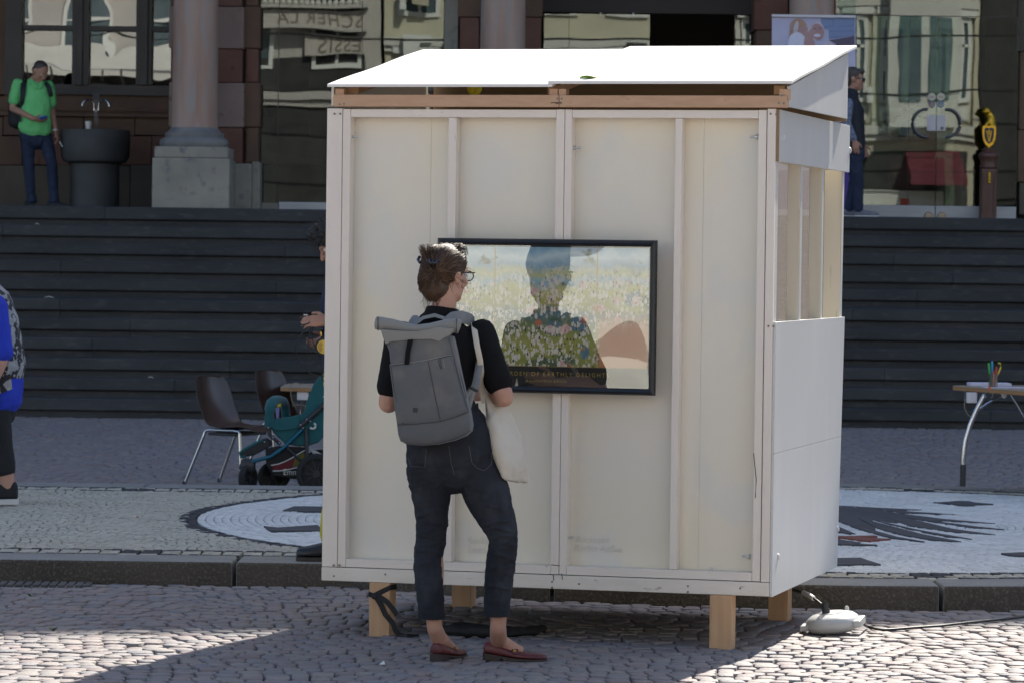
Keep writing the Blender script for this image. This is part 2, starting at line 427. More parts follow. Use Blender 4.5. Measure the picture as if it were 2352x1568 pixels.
m_gut = mat('dark_gutter_stone', (.07, .07, .072), (.10, .098, .095), rough=.8, scale=8, objvar=.2)
for i in range(11):
    p = onz(2 + i * 20, 1347, .0)
    obj('gutter_stone', MB().prism([(p.x - .017, 17.36, -.02), (p.x + .013, 17.36, -.02), (p.x + .013 + p.x * .004, 17.55, -.02), (p.x - .017 + p.x * .004, 17.55, -.02)], (0, 0, .031)), m_gut, square, bevel=.003)
m_weed = mat('green_weed', (.05, .11, .025), (.08, .15, .03), rough=.7, scale=30)
for px, py, lab in ((70, 1369, 'small green weed sprouting near the kerb on the left'), (122, 1448, 'small green weed sprouting beside the sunlit wedge of cobbles')):
    p = onz(px, py, 0); wb = MB()
    for i in range(14):
        a = random.uniform(0, 6.28); l = random.uniform(.012, .03); d = Vector((math.cos(a) * l, math.sin(a) * l, l * .7)); n_ = Vector((-d.y, d.x, 0)).normalized() * .004
        wb.add([p + d * .1 - n_ * .4, p + d * .1 + n_ * .4, p + d * .7 + n_, p + d, p + d * .7 - n_], [(0, 1, 2, 3, 4)])
    tag(obj('weed', wb, m_weed), lab, 'weed')

# ------------------------------------------------------------------ stairs
m_step = mat('basalt_step', (.032, .034, .037), (.05, .051, .053), rough=.6, scale=1.3, stretch=(1, 1, 3), c3=(.085, .083, .08), s3=7, lo3=.55, hi3=.8, bump=.004, bscale=60, spec=.4, objvar=.16)
SY, SH, ST, SL = 35.15, .1846, .30, 1.15
stair = tag(obj('stone_staircase', MB().box(-14, 14, SY + .06, SY + 14, -.1, .02), m_step), kind='structure')
STEP_Y = []
for k in range(1, 12):
    y0 = SY + (k - 1) * ST * .88 + (SL if k > 6 else 0); z = k * SH + (.02 if k == 11 else 0); STEP_Y.append(y0)
    y1 = y0 + ST + .12 + (SL if k == 6 else 0)
    if k == 11: y1 = y0 + 1.6
    x = -8.2 + random.uniform(-1, 0)
    while x < 8.2:
        L = random.uniform(2.2, 3.8); h = SH if k < 11 else SH + .02
        dz = random.uniform(-.002, .002); dy = random.uniform(-.003, .003)
        a, b = x + .002, x + L - .002
        zz = z + dz; yy = y0 + dy
        prof = [(yy + .055, z - h - .004), (yy + .055, z - h + .062), (yy + .012, z - h + .068), (yy, z - h + .08), (yy, zz - .01), (yy + .01, zz), (y1, zz), (y1, z - h - .004)]
        obj('step_stone', MB().prism([(a, p, q) for p, q in prof], (b - a, 0, 0)), m_step, stair)
        x += L
LZ = 11 * SH + .02; LY = STEP_Y[-1]
m_land = mat('landing_slab', (.06, .062, .065), (.08, .08, .08), rough=.6, scale=2)
land = tag(obj('landing', MB().box(-14, 14, LY + 1.55, LY + 16, LZ - .2, LZ - .004), m_land), kind='structure')
# ================================================================== TOWN HALL
m_redst = mat('red_sandstone', (.15, .066, .046), (.19, .10, .072), rough=.85, scale=2.2, c3=(.09, .05, .04), s3=11, bump=.006, bscale=30)
m_pinkst = mat('pink_sandstone', (.22, .15, .125), (.28, .20, .165), rough=.85, scale=2, c3=(.17, .10, .08), s3=8, bump=.005, bscale=40)
m_brownst = mat('brown_sandstone', (.165, .10, .064), (.125, .076, .052), rough=.85, scale=1.6, c3=(.18, .085, .055), s3=6, bump=.006, bscale=30)
m_plinth = mat('grey_plinth_stone', (.36, .325, .26), (.27, .25, .205), rough=.8, scale=2.4, c3=(.16, .16, .16), s3=9, lo3=.55, hi3=.75, bump=.004, bscale=60)
m_darkpl = mat('dark_plinth_stone', (.125, .102, .078), (.095, .078, .062), rough=.85, scale=2)
m_shaft = mat('veined_column_stone', (.42, .31, .25), (.35, .21, .155), rough=.5, scale=2.6, stretch=(2.2, 2.2, .28), c3=(.32, .28, .255), s3=7, lo3=.5, hi3=.68, bump=.002, bscale=60, spec=.4)
m_colbase = mat('weathered_column_base', (.24, .225, .205), (.15, .15, .155), rough=.7, scale=4)
m_wood_d = mat('dark_window_wood', (.028, .024, .021), (.04, .034, .03), rough=.45, scale=3)
m_glassA = glass('facade_glass', refl=.085, tint=(.62, .70, .68), bump=.0007, bscale=1.1)
m_glassW = glass('old_window_glass', refl=.15, tint=(.4, .42, .44), bump=.0012, bscale=1.6)
m_alu = mat('brushed_rail', (.42, .44, .46), (.36, .38, .4), rough=.45, metal=.5, scale=3, stretch=(1, 1, 8))
m_int = mat('dark_interior_wall', (.06, .05, .042), (.045, .04, .035), rough=.8, scale=1)
m_intf = mat('interior_floor', (.05, .05, .05), rough=.35)
hall = thing('town_hall', 'dark sandstone town hall with columns and glass doors above the stairs', 'building', (0, 42, LZ), kind='thing')
Z = lambda py, Y, px=1176: at(px, py, Y).z
X = lambda px, Y, py=300: at(px, py, Y).x
def pbox(mb, px0, px1, py0, py1, Y0, Y1):         # box whose front face spans these pixels at depth Y0
    a, b = at(px0, (py0 + py1) / 2, Y0), at(px1, (py0 + py1) / 2, Y0)
    zt = at((px0 + px1) / 2, py0, Y0).z; zb = at((px0 + px1) / 2, py1, Y0).z
    return mb.box(a.x, b.x, Y0, Y1, max(zb, LZ - .01) if py1 > 460 else zb, zt)
def part(name, m, parent, px0, px1, py0, py1, Y0, Y1, bevel=0):
    return obj(name, pbox(MB(), px0, px1, py0, py1, Y0, Y1), m, parent, bevel)
TOP = -260
# rear wall of the loggia: coursed blocks
YW = 44.2
for (y0, y1, mm, w) in ((268, 312, m_brownst, 150), (313.5, 379, m_redst, 120), (380.5, 490, m_darkpl, 140)):
    x = -260 + random.uniform(-60, 0)
    while x < 600:
        L = w * random.uniform(.7, 1.3)
        part('stone_block', random.choice((mm, mm, m_brownst)) if mm is not m_darkpl else mm, hall, x + .6, x + L - .6, y0, y1, YW + random.uniform(-.006, .006), YW + .3, .01)
        x += L
for y0, y1, dy in ((219, 250, 0), (250.3, 255, -.05), (255.3, 259, -.02), (259.3, 267.5, -.06)):
    part('wall_moulding' if dy else 'stone_block', m_brownst, hall, -260, 610, y0, y1, YW + dy, YW + .3)
part('wall', m_brownst, hall, -520, 12, TOP, 218.6, YW, YW + .4)
part('wall', m_brownst, hall, 402, 640, TOP, 218.6, YW, YW + .4)
# the loggia window
win = obj('window', MB(), None, hall) if False else bpy.data.objects.new('window', None)
COL.objects.link(win); win.parent = hall; win.matrix_parent_inverse = Matrix.Translation(-Vector((0, 42, LZ))); ORIG[win.name] = Vector((0, 0, 0))
for (x0, x1, y0, y1, d) in ((12, 51, TOP, 218, -.03), (51, 402, 195.5, 206, .02), (51, 402, 206.3, 218.5, -.04), (167, 176, TOP, 195.2, -.01), (176.3, 190, TOP, 195.2, -.05), (190.3, 205, TOP, 195.2, -.01),
                         (314, 322, TOP, 195.2, -.01), (322.3, 340, TOP, 195.2, -.05), (340.3, 350, TOP, 195.2, -.01), (51.3, 402, 60, 71, .0)):
    part('window_frame', m_wood_d, win, x0, x1, y0, y1, YW - .02 + d, YW + .16)
for x0, x1 in ((51, 167.5), (204.5, 314.5), (349.5, 402)):
    for y0, y1 in ((TOP, 61), (70, 196)):
        part('window_pane', m_glassW, win, x0, x1, y0, y1, YW + .09, YW + .096)
for x0, x1, mm in ((60, 140, m_int), (300, 320, m_int)):
    part('inner_jamb', mm, win, x0, x1, TOP, 218, YW + .6, YW + .66)
# columns
def column(px, Y, r_px=52.5):
    c = bpy.data.objects.new('column', None); COL.objects.link(c); setpar(c, hall); ORIG[c.name] = Vector((0, 0, 0))
    x = X(px, Y); z = lambda py: 1.575 + (581.5 - py) / 8500 * Y; k = Y / 8500
    obj('shaft', MB().lathe([(r_px * k * 1.06, z(301)), (r_px * k * 1.01, z(290)), (r_px * k, z(260)), (r_px * k * .985, z(100)), (r_px * k * .96, z(-120)), (r_px * k * .94, z(-300))], (x, Y, 0), 40), m_shaft, c, smooth=50)
    b = MB().lathe([(.372, z(340)), (.385, z(335)), (.388, z(329)), (.375, z(322)), (.345, z(319)), (.325, z(316)), (.33, z(313)), (.33, z(308)), (.30, z(305)), (.275, z(300)), (.262, z(294))], (x, Y, 0), 40)
    obj('column_base', b, m_colbase, c, smooth=60)
    w = 84 * k
    obj('plinth', MB().box(x - w, x + w, Y - w, Y + w, z(366), z(340.2)), m_plinth, c, .015)
    w = 88 * k
    obj('pedestal', MB().box(x - w, x + w, Y - w, Y + w, LZ - .005, z(366.3)), m_plinth, c, .012)
    return c
for px in (447, 1152, 1860): column(px, 41.35)
# rusticated piers beside the columns
YP = 42.0
def pier(x0, x1, cols, Y=YP, ys=(TOP, -170, -80, 15, 112, 190, 293, 375), d=.5):
    for i in range(len(ys) - 1):
        e = 4 if i % 2 else 0
        part('stone_block', cols[i % len(cols)], hall, x0 - e, x1 + e, ys[i] + .5, ys[i + 1] - .5, Y - (.02 if i % 2 else 0), Y + d, .012)
pier(392, 556, (m_redst, m_pinkst, m_redst, m_pinkst, m_redst, m_pinkst, m_redst), ys=(TOP, -170, -80, 15, 112, 190, 293, 375))
pier(565, 593, (m_brownst, m_redst, m_brownst), Y=YP + .18, d=.4)
part('plinth', m_plinth, hall, 500, 577, 376, 490, YP - .08, YP + .5, .012)
part('plinth', m_plinth, hall, 577.5, 597, 372, 490, YP + .12, YP + .55, .012)
pier(1056, 1100, (m_redst, m_brownst), ys=(TOP, -60, 40, 150, 300, 490)); pier(1205, 1243, (m_redst, m_brownst), ys=(TOP, -60, 40, 150, 300, 490))
part('stone_block', m_plinth, hall, 1020, 1052, TOP, 490, YP + .25, YP + .5, .01)
pier(1737, 1806, (m_brownst, m_redst), ys=(TOP, -60, 70, 180, 300, 490)); pier(1908, 1921, (m_redst,), ys=(TOP, 490))
pier(2341, 2480, (m_brownst, m_darkpl, m_brownst), ys=(TOP, -60, 120, 300, 420, 495), Y=YP + .1)
# glass screens
YG = 42.45
for x0, x1, y0 in ((598, 640, TOP), (641, 831, TOP), (832, 1019, TOP), (1247, 1304, 33), (1305, 1490, 33), (1684, 1731, 36)):
    part('glass_panel', m_glassA, hall, x0, x1, y0, 468 if x0 > 1200 or x0 < 640 else 466, YG, YG + .012)
for x in (640.5, 831.5, 1019.5):
    part('glass_joint', m_wood_d, hall, x - .9, x + .9, TOP, 466, YG - .004, YG + .02)
part('bottom_rail', m_alu, hall, 640, 1019, 466.5, 490, YG - .03, YG + .04, .004)
part('bottom_rail', m_plinth, hall, 598, 639, 466.5, 490, YG - .03, YG + .04, .004)
part('transom', m_int, hall, 1245, 1735, TOP, 31, YG + .25, YG + .4)
for x in (1380, 1455): part('glass_clip', m_alu, hall, x - 2, x + 2, 29.5, 35, YG - .01, YG + .03)
# doors
m_sticker = mat('pale_sticker', (.62, .56, .42), (.66, .62, .5), rough=.5, scale=20)
m_stk_blue = mat('blue_sticker', (.16, .25, .33), (.2, .3, .38), rough=.5, scale=20)
m_stk_red = mat('red_blue_sticker', (.35, .08, .09), (.2, .27, .36), rough=.5, scale=14)
m_plate = mat('white_door_plate', (.66, .62, .64), (.7, .66, .67), rough=.4, scale=6)
m_steel = mat('dark_steel_handle', (.10, .10, .12), (.14, .14, .16), rough=.3, metal=.9, scale=4)
m_lock = mat('brass_lock', (.36, .30, .23), rough=.4, metal=.7)
def door_pair(jx, sc, Y, w=186, top=38.3):
    k = Y / 8500; J = at(jx, 300, Y)
    P = lambda dx, dy: at(jx + dx * sc, 284 + (dy - 284) * sc + (12 if sc < 1 else 0), Y)
    for sgn in (-1, 1):
        leaf = obj('door_leaf', MB().box(min(J.x + sgn * .004, P(sgn * w, 300).x), max(J.x + sgn * .004, P(sgn * w, 300).x), Y, Y + .012, LZ + .17, Z(top, Y, jx)), m_glassA, hall)
        cx_ = P(sgn * 22.7, 284); r = 32 * k * sc; pts = []
        for i in range(13):
            a = math.pi / 2 + sgn * math.pi * (-(i / 12))
            pts.append((cx_.x + r * math.cos(a), Y - .05, cx_.z + r * math.sin(a)))
        pts = [(pts[0][0], Y, pts[0][2])] + pts + [(pts[-1][0], Y, pts[-1][2])]
        obj('door_handle', MB().tube(pts, .017 * sc, 10), m_steel, leaf, smooth=60)
        c = P(sgn * 11.3, 283); h = 10.2 * k * sc
        obj('door_plate', MB().box(c.x - h, c.x + h, Y - .006, Y - .002, c.z - h * 1.75, c.z + h * 1.75), m_plate, leaf, .0)
        if sgn == 1:
            e = P(13, 296)
            obj('plate_emblem', MB().prism([(e.x - .02, Y - .007, e.z + .015), (e.x, Y - .007, e.z + .022), (e.x + .02, Y - .007, e.z + .015), (e.x + .016, Y - .007, e.z - .008), (e.x, Y - .007, e.z - .022), (e.x - .016, Y - .007, e.z - .008)], (0, .002, 0)), m_steel, leaf)
        for dy, mm, rr in ((223, m_sticker, 9), (241, m_stk_red if sgn < 0 else m_stk_blue, 7.6)):
            c = P(sgn * 10.4, dy)
            obj('sticker', MB().lathe([(rr * k * sc, -.002), (rr * k * sc, .002)], (c.x, Y - .004, c.z), 20, Matrix.Rotation(R(90), 4, 'X')), mm, leaf)
            c2 = P(sgn * 10.4, dy + 1)
            obj('sticker_print', MB().box(c2.x - rr * k * sc * .55, c2.x + rr * k * sc * .55, Y - .0075, Y - .0062, c2.z - .006, c2.z + .008), m_lock, leaf)
        rail = MB().box(min(J.x + sgn * .004, P(sgn * w, 300).x), max(J.x + sgn * .004, P(sgn * w, 300).x), Y - .02, Y + .035, LZ + .012, LZ + .168)
        obj('bottom_rail', rail, m_alu, leaf, .004)
        c = P(sgn * 15, 300)
        obj('door_lock', MB().lathe([(.043, -.012), (.05, -.006), (.05, .012)], (c.x, Y - .03, LZ + .05), 18, Matrix.Rotation(R(-90), 4, 'X')), m_lock, leaf)
door_pair(2150.5, 1.0, 42.0)
door_pair(2087, .93, 44.6)
for x0, x1 in ((1922, 1964),): part('glass_panel', m_glassA, hall, x0, x1, TOP, 478, 42.0, 42.012)
part('bottom_rail', m_alu, hall, 1922, 1964, 479, 503, 41.98, 42.04)
part('glass_panel', m_glassA, hall, 1922, 2338, TOP, 36.6, 42.0, 42.012)
part('glass_joint', m_wood_d, hall, 1922, 2338, 36.7, 38.2, 41.995, 42.02)
# lobby shell and upper storeys
ib = MB().box(-9, 12, 54, 54.2, LZ - .1, 6).box(-9.2, -9, 42.7, 54, LZ - .1, 6).box(12, 12.2, 42.7, 54, LZ - .1, 6).box(-3.2, -3.0, 44.6, 54, LZ, 6)
obj('lobby_wall', ib, m_int, hall)
obj('lobby_ceiling', MB().box(-14, 14, 41.6, 54.2, 5.6, 5.75), m_int, hall)
m_up = mat('upper_facade_stone', (.20, .13, .10), (.15, .09, .07), rough=.85, scale=1)
obj('upper_wall', MB().box(-30, 30, 41.2, 56, 5.76, 21.2), m_up, hall)
obj('side_wall', MB().box(-30, -12.2, 42.6, 56, 0, 5.75).box(12.3, 30, 42.6, 56, 0, 5.75), m_up, hall)
obj('cornice', MB().box(-30.3, 30.3, 40.75, 56, 21.2, 21.85), m_up, hall, .05)
obj('added_pediment', MB().prism([(-9.5, 40.76, 21.85), (12.5, 40.76, 21.85), (1.5, 40.76, 24.3)], (0, 4, 0)), m_up, hall)  # added out of view; slope shaped to slant the hall's shadow edge
pw = None
for fl in range(3):
    for i in range(9):
        if pw is None:
            mbw = MB().box(-.9, .9, -.08, .3, -1.3, -1.15).box(-.9, -.75, -.05, .3, -1.15, 1.3).box(.75, .9, -.05, .3, -1.15, 1.3).box(-.9, .9, -.08, .3, 1.3, 1.5).box(-.03, .03, .0, .2, -1.15, 1.3)
            pw = obj('window', mbw, m_wood_d, hall); pn = obj('pane', MB().box(-.75, .75, .05, .06, -1.15, 1.3), m_glassW, pw); w_ = pw
            pw.matrix_parent_inverse = Matrix.Translation(-Vector((0, 42, LZ)))
        else:
            w_ = pw.copy(); COL.objects.link(w_); c = pn.copy(); COL.objects.link(c); c.parent = w_
        w_.location = (-26 + i * 6.5, 41.1, 8.6 + fl * 4.6)

# ================================================================== houses across the square (seen only in the glass, and their bounce light)
m_f1 = mat('grey_stucco', (.50, .47, .45), (.43, .41, .40), rough=.9, scale=.8)
m_f2 = mat('cream_stucco', (.56, .53, .42), (.50, .47, .38), rough=.9, scale=.8)
m_f3 = mat('ochre_stucco', (.50, .46, .36), (.44, .41, .33), rough=.9, scale=.8)
m_f4 = mat('white_stucco', (.62, .615, .59), (.55, .545, .52), rough=.9, scale=.8)
m_dark = mat('dark_shop_front', (.03, .03, .032), (.05, .05, .05), rough=.4, scale=2)
m_wf = mat('white_window_frame', (.68, .69, .68), rough=.5)
m_wg = mat('house_window_glass', (.06, .09, .11), (.16, .2, .22), rough=.12, scale=.6)
m_awn = mat('maroon_awning', (.12, .02, .035), (.15, .03, .045), rough=.8, scale=3)
m_letter = mat('sign_lettering', (.20, .17, .14), rough=.5)
m_cable = mat('black_cable', (.02, .02, .02), rough=.5)
YO = -22.0
def house(name, label, x0, x1, h, wall, floors, bays, ground=3.4, trim=m_f4, depth=11, y=YO, shop=True):
    hs = thing(name, label, 'building', ((x0 + x1) / 2, y, 0))
    obj('wall', MB().box(x0, x1, y - depth, y, 0, h), wall, hs)
    obj('roof', MB().prism([(x0, y + .3, h), (x0, y - depth / 2, h + 3.5), (x0, y - depth, h)], (x1 - x0, 0, 0)), m_dark, hs)
    obj('cornice', MB().box(x0 - .1, x1 + .1, y - .1, y + .55, h - .5, h), trim, hs)
    for z in (ground + .15,) + tuple(ground + 1.0 + f * 3.6 + 2.75 for f in range(floors)):
        obj('string_course', MB().box(x0, x1, y, y + .25, z - .12, z + .13).box(x0, x1, y, y + .14, z - .3, z - .125), trim, hs)
    w = (x1 - x0) / bays
    if shop: obj('shop_front', MB().box(x0 + .3, x1 - .3, y, y + .06, .1, ground - .45), m_dark, hs)
    pr = None
    for f in range(floors):
        for i in range(bays):
            c = x0 + w * (i + .5); z = ground + 1.05 + f * 3.6
            if pr is None:
                hw = min(.75, w * .3)
                mb = MB().box(-hw, hw, 0, .1, -.12, 0).box(-hw, -hw + .12, 0, .1, 0, 2.2).box(hw - .12, hw, 0, .1, 0, 2.2).box(-hw, hw, 0, .1, 2.2, 2.35).box(-.05, .05, 0, .08, 0, 2.2).box(-hw, hw, 0, .08, 1.45, 1.53).box(-hw - .15, hw + .15, 0, .22, 2.36, 2.55)
                pr = obj('window', mb, m_wf, hs); pg = obj('pane', MB().box(-hw + .1, hw - .1, 0, .03, 0, 2.2), m_wg, pr); o = pr
                pr.matrix_parent_inverse = Matrix.Translation(-ORIG[hs.name])
            else:
                o = pr.copy(); COL.objects.link(o); q = pg.copy(); COL.objects.link(q); q.parent = o
            o.location = (c, y, z)
    return hs
hA = house('corner_house', 'tall white stuccoed house left of the sign house, facing the town hall', -46, -17, 15, m_f4, 3, 9, ground=4.2, shop=False)
hB = house('shop_house', 'grey stuccoed shop house with lettered sign bands, facing the town hall', -16.6, -3.9, 14, m_f1, 3, 5, ground=6.0, trim=m_f1)
hC = house('narrow_house', 'narrow cream stuccoed house beside the lettered shop house', -3.8, 4.2, 16, m_f2, 3, 4, ground=4.0)
hD = house('bay_house', 'white framed ochre house with bay windows across the square', 4.3, 13.2, 17, m_f3, 4, 9, ground=5.2)
hF = house('added_dark_house', 'added dark house filling the gap so the facade glass mirrors dark', 13.3, 18.9, 16, m_dark, 0, 4, trim=m_dark)  # added to close the gap, so the door glass mirrors dark, not sky
hE = house('end_house', 'pale stuccoed house at the far end of the row across the square', 19, 46, 15, m_f2, 3, 8)
zl = lambda py, px=760: 1.575 + (585 - py) / 8500 * 106.9
xr = lambda px: (px - 1176) / 8500 * 106.9
m_band = mat('pale_sign_band', (.50, .46, .43), (.45, .42, .4), rough=.8, scale=2)
obj('sign_band', MB().box(xr(560), xr(832), YO, YO + .3, zl(65), zl(25)).box(xr(690), xr(832), YO, YO + .26, zl(130), zl(82)), m_band, hB)
obj('sign_ledge', MB().box(xr(480), xr(836), YO, YO + .6, zl(72), zl(66)).box(xr(480), xr(836), YO, YO + .5, zl(20), zl(12)), m_f1, hB)
b_ = MB()
for i in range(24):
    c = xr(500 + i * 14)
    b_.lathe([(.06, zl(11.5)), (.09, zl(8)), (.05, zl(2)), (.1, zl(-8)), (.06, zl(-16))], (c, YO + .3, 0), 8)
o = obj('balustrade', b_, m_f4, hB); o['kind'] = 'stuff'
text('sign_lettering', 'SCHER LA', .52, (xr(828), YO + .302, zl(59)), (R(90), 0, R(180)), m_letter, hB, .02, space=1.12)
text('sign_lettering', 'ESSIS', .62, (xr(828), YO + .262, zl(125)), (R(90), 0, R(180)), m_letter, hB, .02, space=1.05)
obj('shop_window', MB().box(xr(560), xr(832), YO, YO + .05, 3.0, zl(132)), m_dark, hB)
obj('bay', MB().box(10.6, 12.6, YO, YO + .9, 5.4, 15), m_f4, hD)
for z in (6.2, 9.8, 13):
    obj('bay_window', MB().box(10.9, 11.5, YO + .9, YO + .93, z, z + 2.3).box(11.7, 12.3, YO + .9, YO + .93, z, z + 2.3), m_wg, hD)
obj('awning', MB().prism([(11.2, YO + .05, 4.75), (11.2, YO + 1.9, 4.0), (11.2, YO + 1.9, 3.75), (11.2, YO + .05, 4.3)], (1.5, 0, 0)), m_awn, hD)
for i in range(10): obj('pilaster', MB().box(4.4 + i * .975 - .07, 4.4 + i * .975 + .07, YO + .0, YO + .12, 5.3, 16.4), m_f4 if i % 3 else m_f2, hD)
for f in range(4):
    z = 5.2 + 1.05 + f * 3.6
    for i in range(9): obj('window_apron', MB().box(4.3 + .989 * (i + .5) - .3, 4.3 + .989 * (i + .5) + .3, YO, YO + .07, z - .62, z - .2), m_f4, hD)
for i in range(4): obj('balcony', MB().box(4.6 + i * 2.6, 5.9 + i * 2.6, YO, YO + .55, 9.75, 9.85).box(4.6 + i * 2.6, 5.9 + i * 2.6, YO + .5, YO + .53, 9.85, 10.7), m_dark, hD)
obj('shop_sign', MB().box(7.4, 12.2, YO + .9, YO + 1.0, 2.5, 3.6), m_f4, hD)
m_redl = mat('red_lettering', (.5, .03, .03), rough=.5)
obj('shop_sign_mark', MB().box(11.0, 11.25, YO + 1.001, YO + 1.01, 3.0, 3.4), m_redl, hD)

# more street clutter for the panes to mirror
obj('awning', MB().prism([(-15.2, YO + .1, 7.7), (-15.2, YO + 1.9, 7.0), (-15.2, YO + 1.9, 6.75), (-15.2, YO + .1, 7.2)], (6.0, 0, 0)), m_f4, hB)
obj('shop_window', MB().box(-15.2, -9.2, YO + .02, YO + .06, 6.15, 7.1), m_dark, hB)
for i in range(9): obj('awning_rib', MB().box(-15.1 + i * .72, -15.06 + i * .72, YO + 1.9, YO + 1.92, 6.5, 7.0), m_dark, hB)
for h_, x0, x1 in ((hC, -3.7, 4.1), (hD, 4.4, 13.1)):
    for i in range(26):
        x = random.uniform(x0, x1 - .8); z = random.uniform(6.6 if h_ is hB else 4.2, 10.5); w_ = random.uniform(.08, .7); d_ = random.uniform(.15, .9)
        obj('facade_fitting', MB().box(x, x + w_, YO + .26, YO + .26 + random.uniform(.03, .3), z, z + d_ * random.choice((.3, 1, 2))), random.choice((m_dark, m_dark, m_f3, m_awn, m_wf, m_wg)), h_)
for z in (6.4, 7.9, 9.3):
    tag(obj('overhead_cable', MB().tube([(-18, YO + 4, z), (-4, YO + 4.5, z - .35), (10, YO + 4, z - .2), (20, YO + 4.3, z + .2)], .03, 6), m_cable), {6.4: 'lowest', 7.9: 'middle', 9.3: 'highest'}[z] + ' black wire strung before the houses across the square', 'cable')
# ================================================================== THE WHITE BOOTH
TH = math.atan2(.252, .968)
B0 = Vector((-.782, 15.425, 0))
MBo = Matrix.Translation(B0) @ Matrix.Rotation(-TH, 4, 'Z')
IB = MBo.inverted()
BW = 1.896
def bl(px, py, y=0.0):                      # pixel -> booth coordinates on the plane y (depth behind the front)
    o = IB @ EYE; d = IB.to_3x3() @ ray(px, py); return o + d * ((y - o.y) / d.y)
def bs(px, py, x=BW):                       # pixel -> booth coordinates on the right side plane
    o = IB @ EYE; d = IB.to_3x3() @ ray(px, py); return o + d * ((x - o.x) / d.x)
m_wp = mat('white_painted_timber', (.83, .75, .66), (.79, .715, .63), rough=.62, scale=2.5, stretch=(6, 6, .6), c3=(.50, .43, .36), s3=14, lo3=.70, hi3=.80, bump=.0012, bscale=30, spec=.35)
m_wph = mat('white_painted_rail', (.83, .75, .66), (.79, .715, .63), rough=.62, scale=2.5, stretch=(.6, 6, 6), c3=(.50, .44, .37), s3=14, lo3=.70, hi3=.80, bump=.0012, bscale=30, spec=.35)
m_base = mat('weathered_white_rail', (.81, .745, .65), (.73, .67, .58), rough=.65, scale=3, stretch=(.7, 5, 5), c3=(.33, .27, .2), s3=9, lo3=.68, hi3=.76, bump=.0015, bscale=30)
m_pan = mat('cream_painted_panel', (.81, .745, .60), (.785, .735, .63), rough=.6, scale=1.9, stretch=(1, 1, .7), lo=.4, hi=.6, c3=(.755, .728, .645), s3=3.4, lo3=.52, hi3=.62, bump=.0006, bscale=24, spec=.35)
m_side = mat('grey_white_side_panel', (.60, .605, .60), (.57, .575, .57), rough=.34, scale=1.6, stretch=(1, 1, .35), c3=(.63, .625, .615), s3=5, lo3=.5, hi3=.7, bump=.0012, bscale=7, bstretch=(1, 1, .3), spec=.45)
m_cream = mat('cream_batten', (.78, .72, .60), (.74, .68, .56), rough=.6, scale=3, stretch=(5, 5, .5), c3=(.6, .5, .36), s3=10, lo3=.68, hi3=.78)
m_pine = mat('raw_pine', (.58, .36, .20), (.50, .295, .155), rough=.6, scale=3, stretch=(14, 14, .8), lo=.3, hi=.7, c3=(.42, .2, .1), s3=5, lo3=.66, hi3=.74, bump=.0006, bscale=20)
m_pineh = mat('raw_pine_rail', (.56, .355, .225), (.50, .30, .18), rough=.6, scale=3, stretch=(.6, 14, 18), lo=.3, hi=.7, c3=(.44, .25, .16), s3=5, lo3=.66, hi3=.75, bump=.0006, bscale=20)
m_roof = mat('white_roof_sheet', (.80, .775, .73), (.77, .75, .71), rough=.55, scale=2.5, c3=(.30, .22, .13), s3=11, lo3=.70, hi3=.76, stretch=(.8, 3, 3))
m_ply = mat('plywood_inside', (.30, .20, .11), (.25, .165, .09), rough=.7, scale=2, stretch=(1, 1, 8))
m_zinc = mat('zinc_bolt', (.50, .53, .56), rough=.35, metal=.85)
m_screw = mat('screw_head', (.22, .2, .17), rough=.5, metal=.4)
m_pencil = mat('pencil_mark', (.70, .67, .60), rough=.8)
m_mark = mat('marker_line', (.03, .03, .03), rough=.7)
m_milky = glass('milky_plastic_sheet', refl=.06, tint=(.66, .63, .62), bump=0, rough=.2)
def _milk(m):
    t = m.node_tree; mx = [n for n in t.nodes if n.type == 'MIX_SHADER'][0]
    d = _n(t, 'ShaderNodeBsdfTranslucent'); d.inputs[0].default_value = (.5, .48, .47, 1)
    m2 = _n(t, 'ShaderNodeMixShader'); m2.inputs[0].default_value = .16
    out = t.nodes['Material Output']; t.links.new(mx.outputs[0], m2.inputs[1]); t.links.new(d.outputs[0], m2.inputs[2]); t.links.new(m2.outputs[0], out.inputs[0])
_milk(m_milky)
booth = thing('wooden_booth', 'white painted wooden booth with slanted roof standing on pine posts', 'booth', B0)
ZB, ZT = .219, 2.184
def bb(name, m, x0, x1, y0, y1, z0, z1, bevel=.0022, parent=None):
    return obj(name, MB().box(x0, x1, y0, y1, z0, z1, MBo), m, parent or booth, bevel)
lx = lambda px, py=262, y=0: bl(px, py, y).x
zr = lambda py, px, y=0: bl(px, py, y).z
zbase = zr(1303, 800); zin = zr(1284, 850); ztop = zr(270, 1000)
PD = .066                                        # depth of the framing in front of the boards
bb('base_rail', m_base, 0, BW, -.004, .05, ZB, zbase)
xs = {k: lx(v) for k, v in dict(a0=757, a1=786.3, b0=787.4, b1=805, c0=1277.5, c1=1296.6, d0=1297.8, d1=1314, e0=1742.5, e1=1761, f0=1763.2, f1=1795.5, h0=1030, h1=1048, k0=1551, k1=1567).items()}
bb('corner_post', m_wp, 0, xs['a1'], 0, .07, zbase + .002, ZT)
bb('corner_post', m_wp, xs['f0'], BW, -.003, .07, zbase + .002, ZT + .003)
for a, b in (('b0', 'b1'), ('c0', 'c1'), ('d0', 'd1'), ('e0', 'e1')): bb('stud', m_wp, xs[a], xs[b], .002, PD, zbase + .003, ZT - .002)
for a, b in (('b1', 'c0'), ('d1', 'e0')):
    bb('top_rail', m_wph, xs[a] + .001, xs[b] - .001, .003, PD, ztop, ZT - .003); bb('inner_bottom_rail', m_wph, xs[a] + .001, xs[b] - .001, .003, PD, zbase + .003, zin)
for a, b in (('h0', 'h1'), ('k0', 'k1')): bb('batten', m_wp, xs[a], xs[b], .006, PD, zin + .001, ztop - .001)
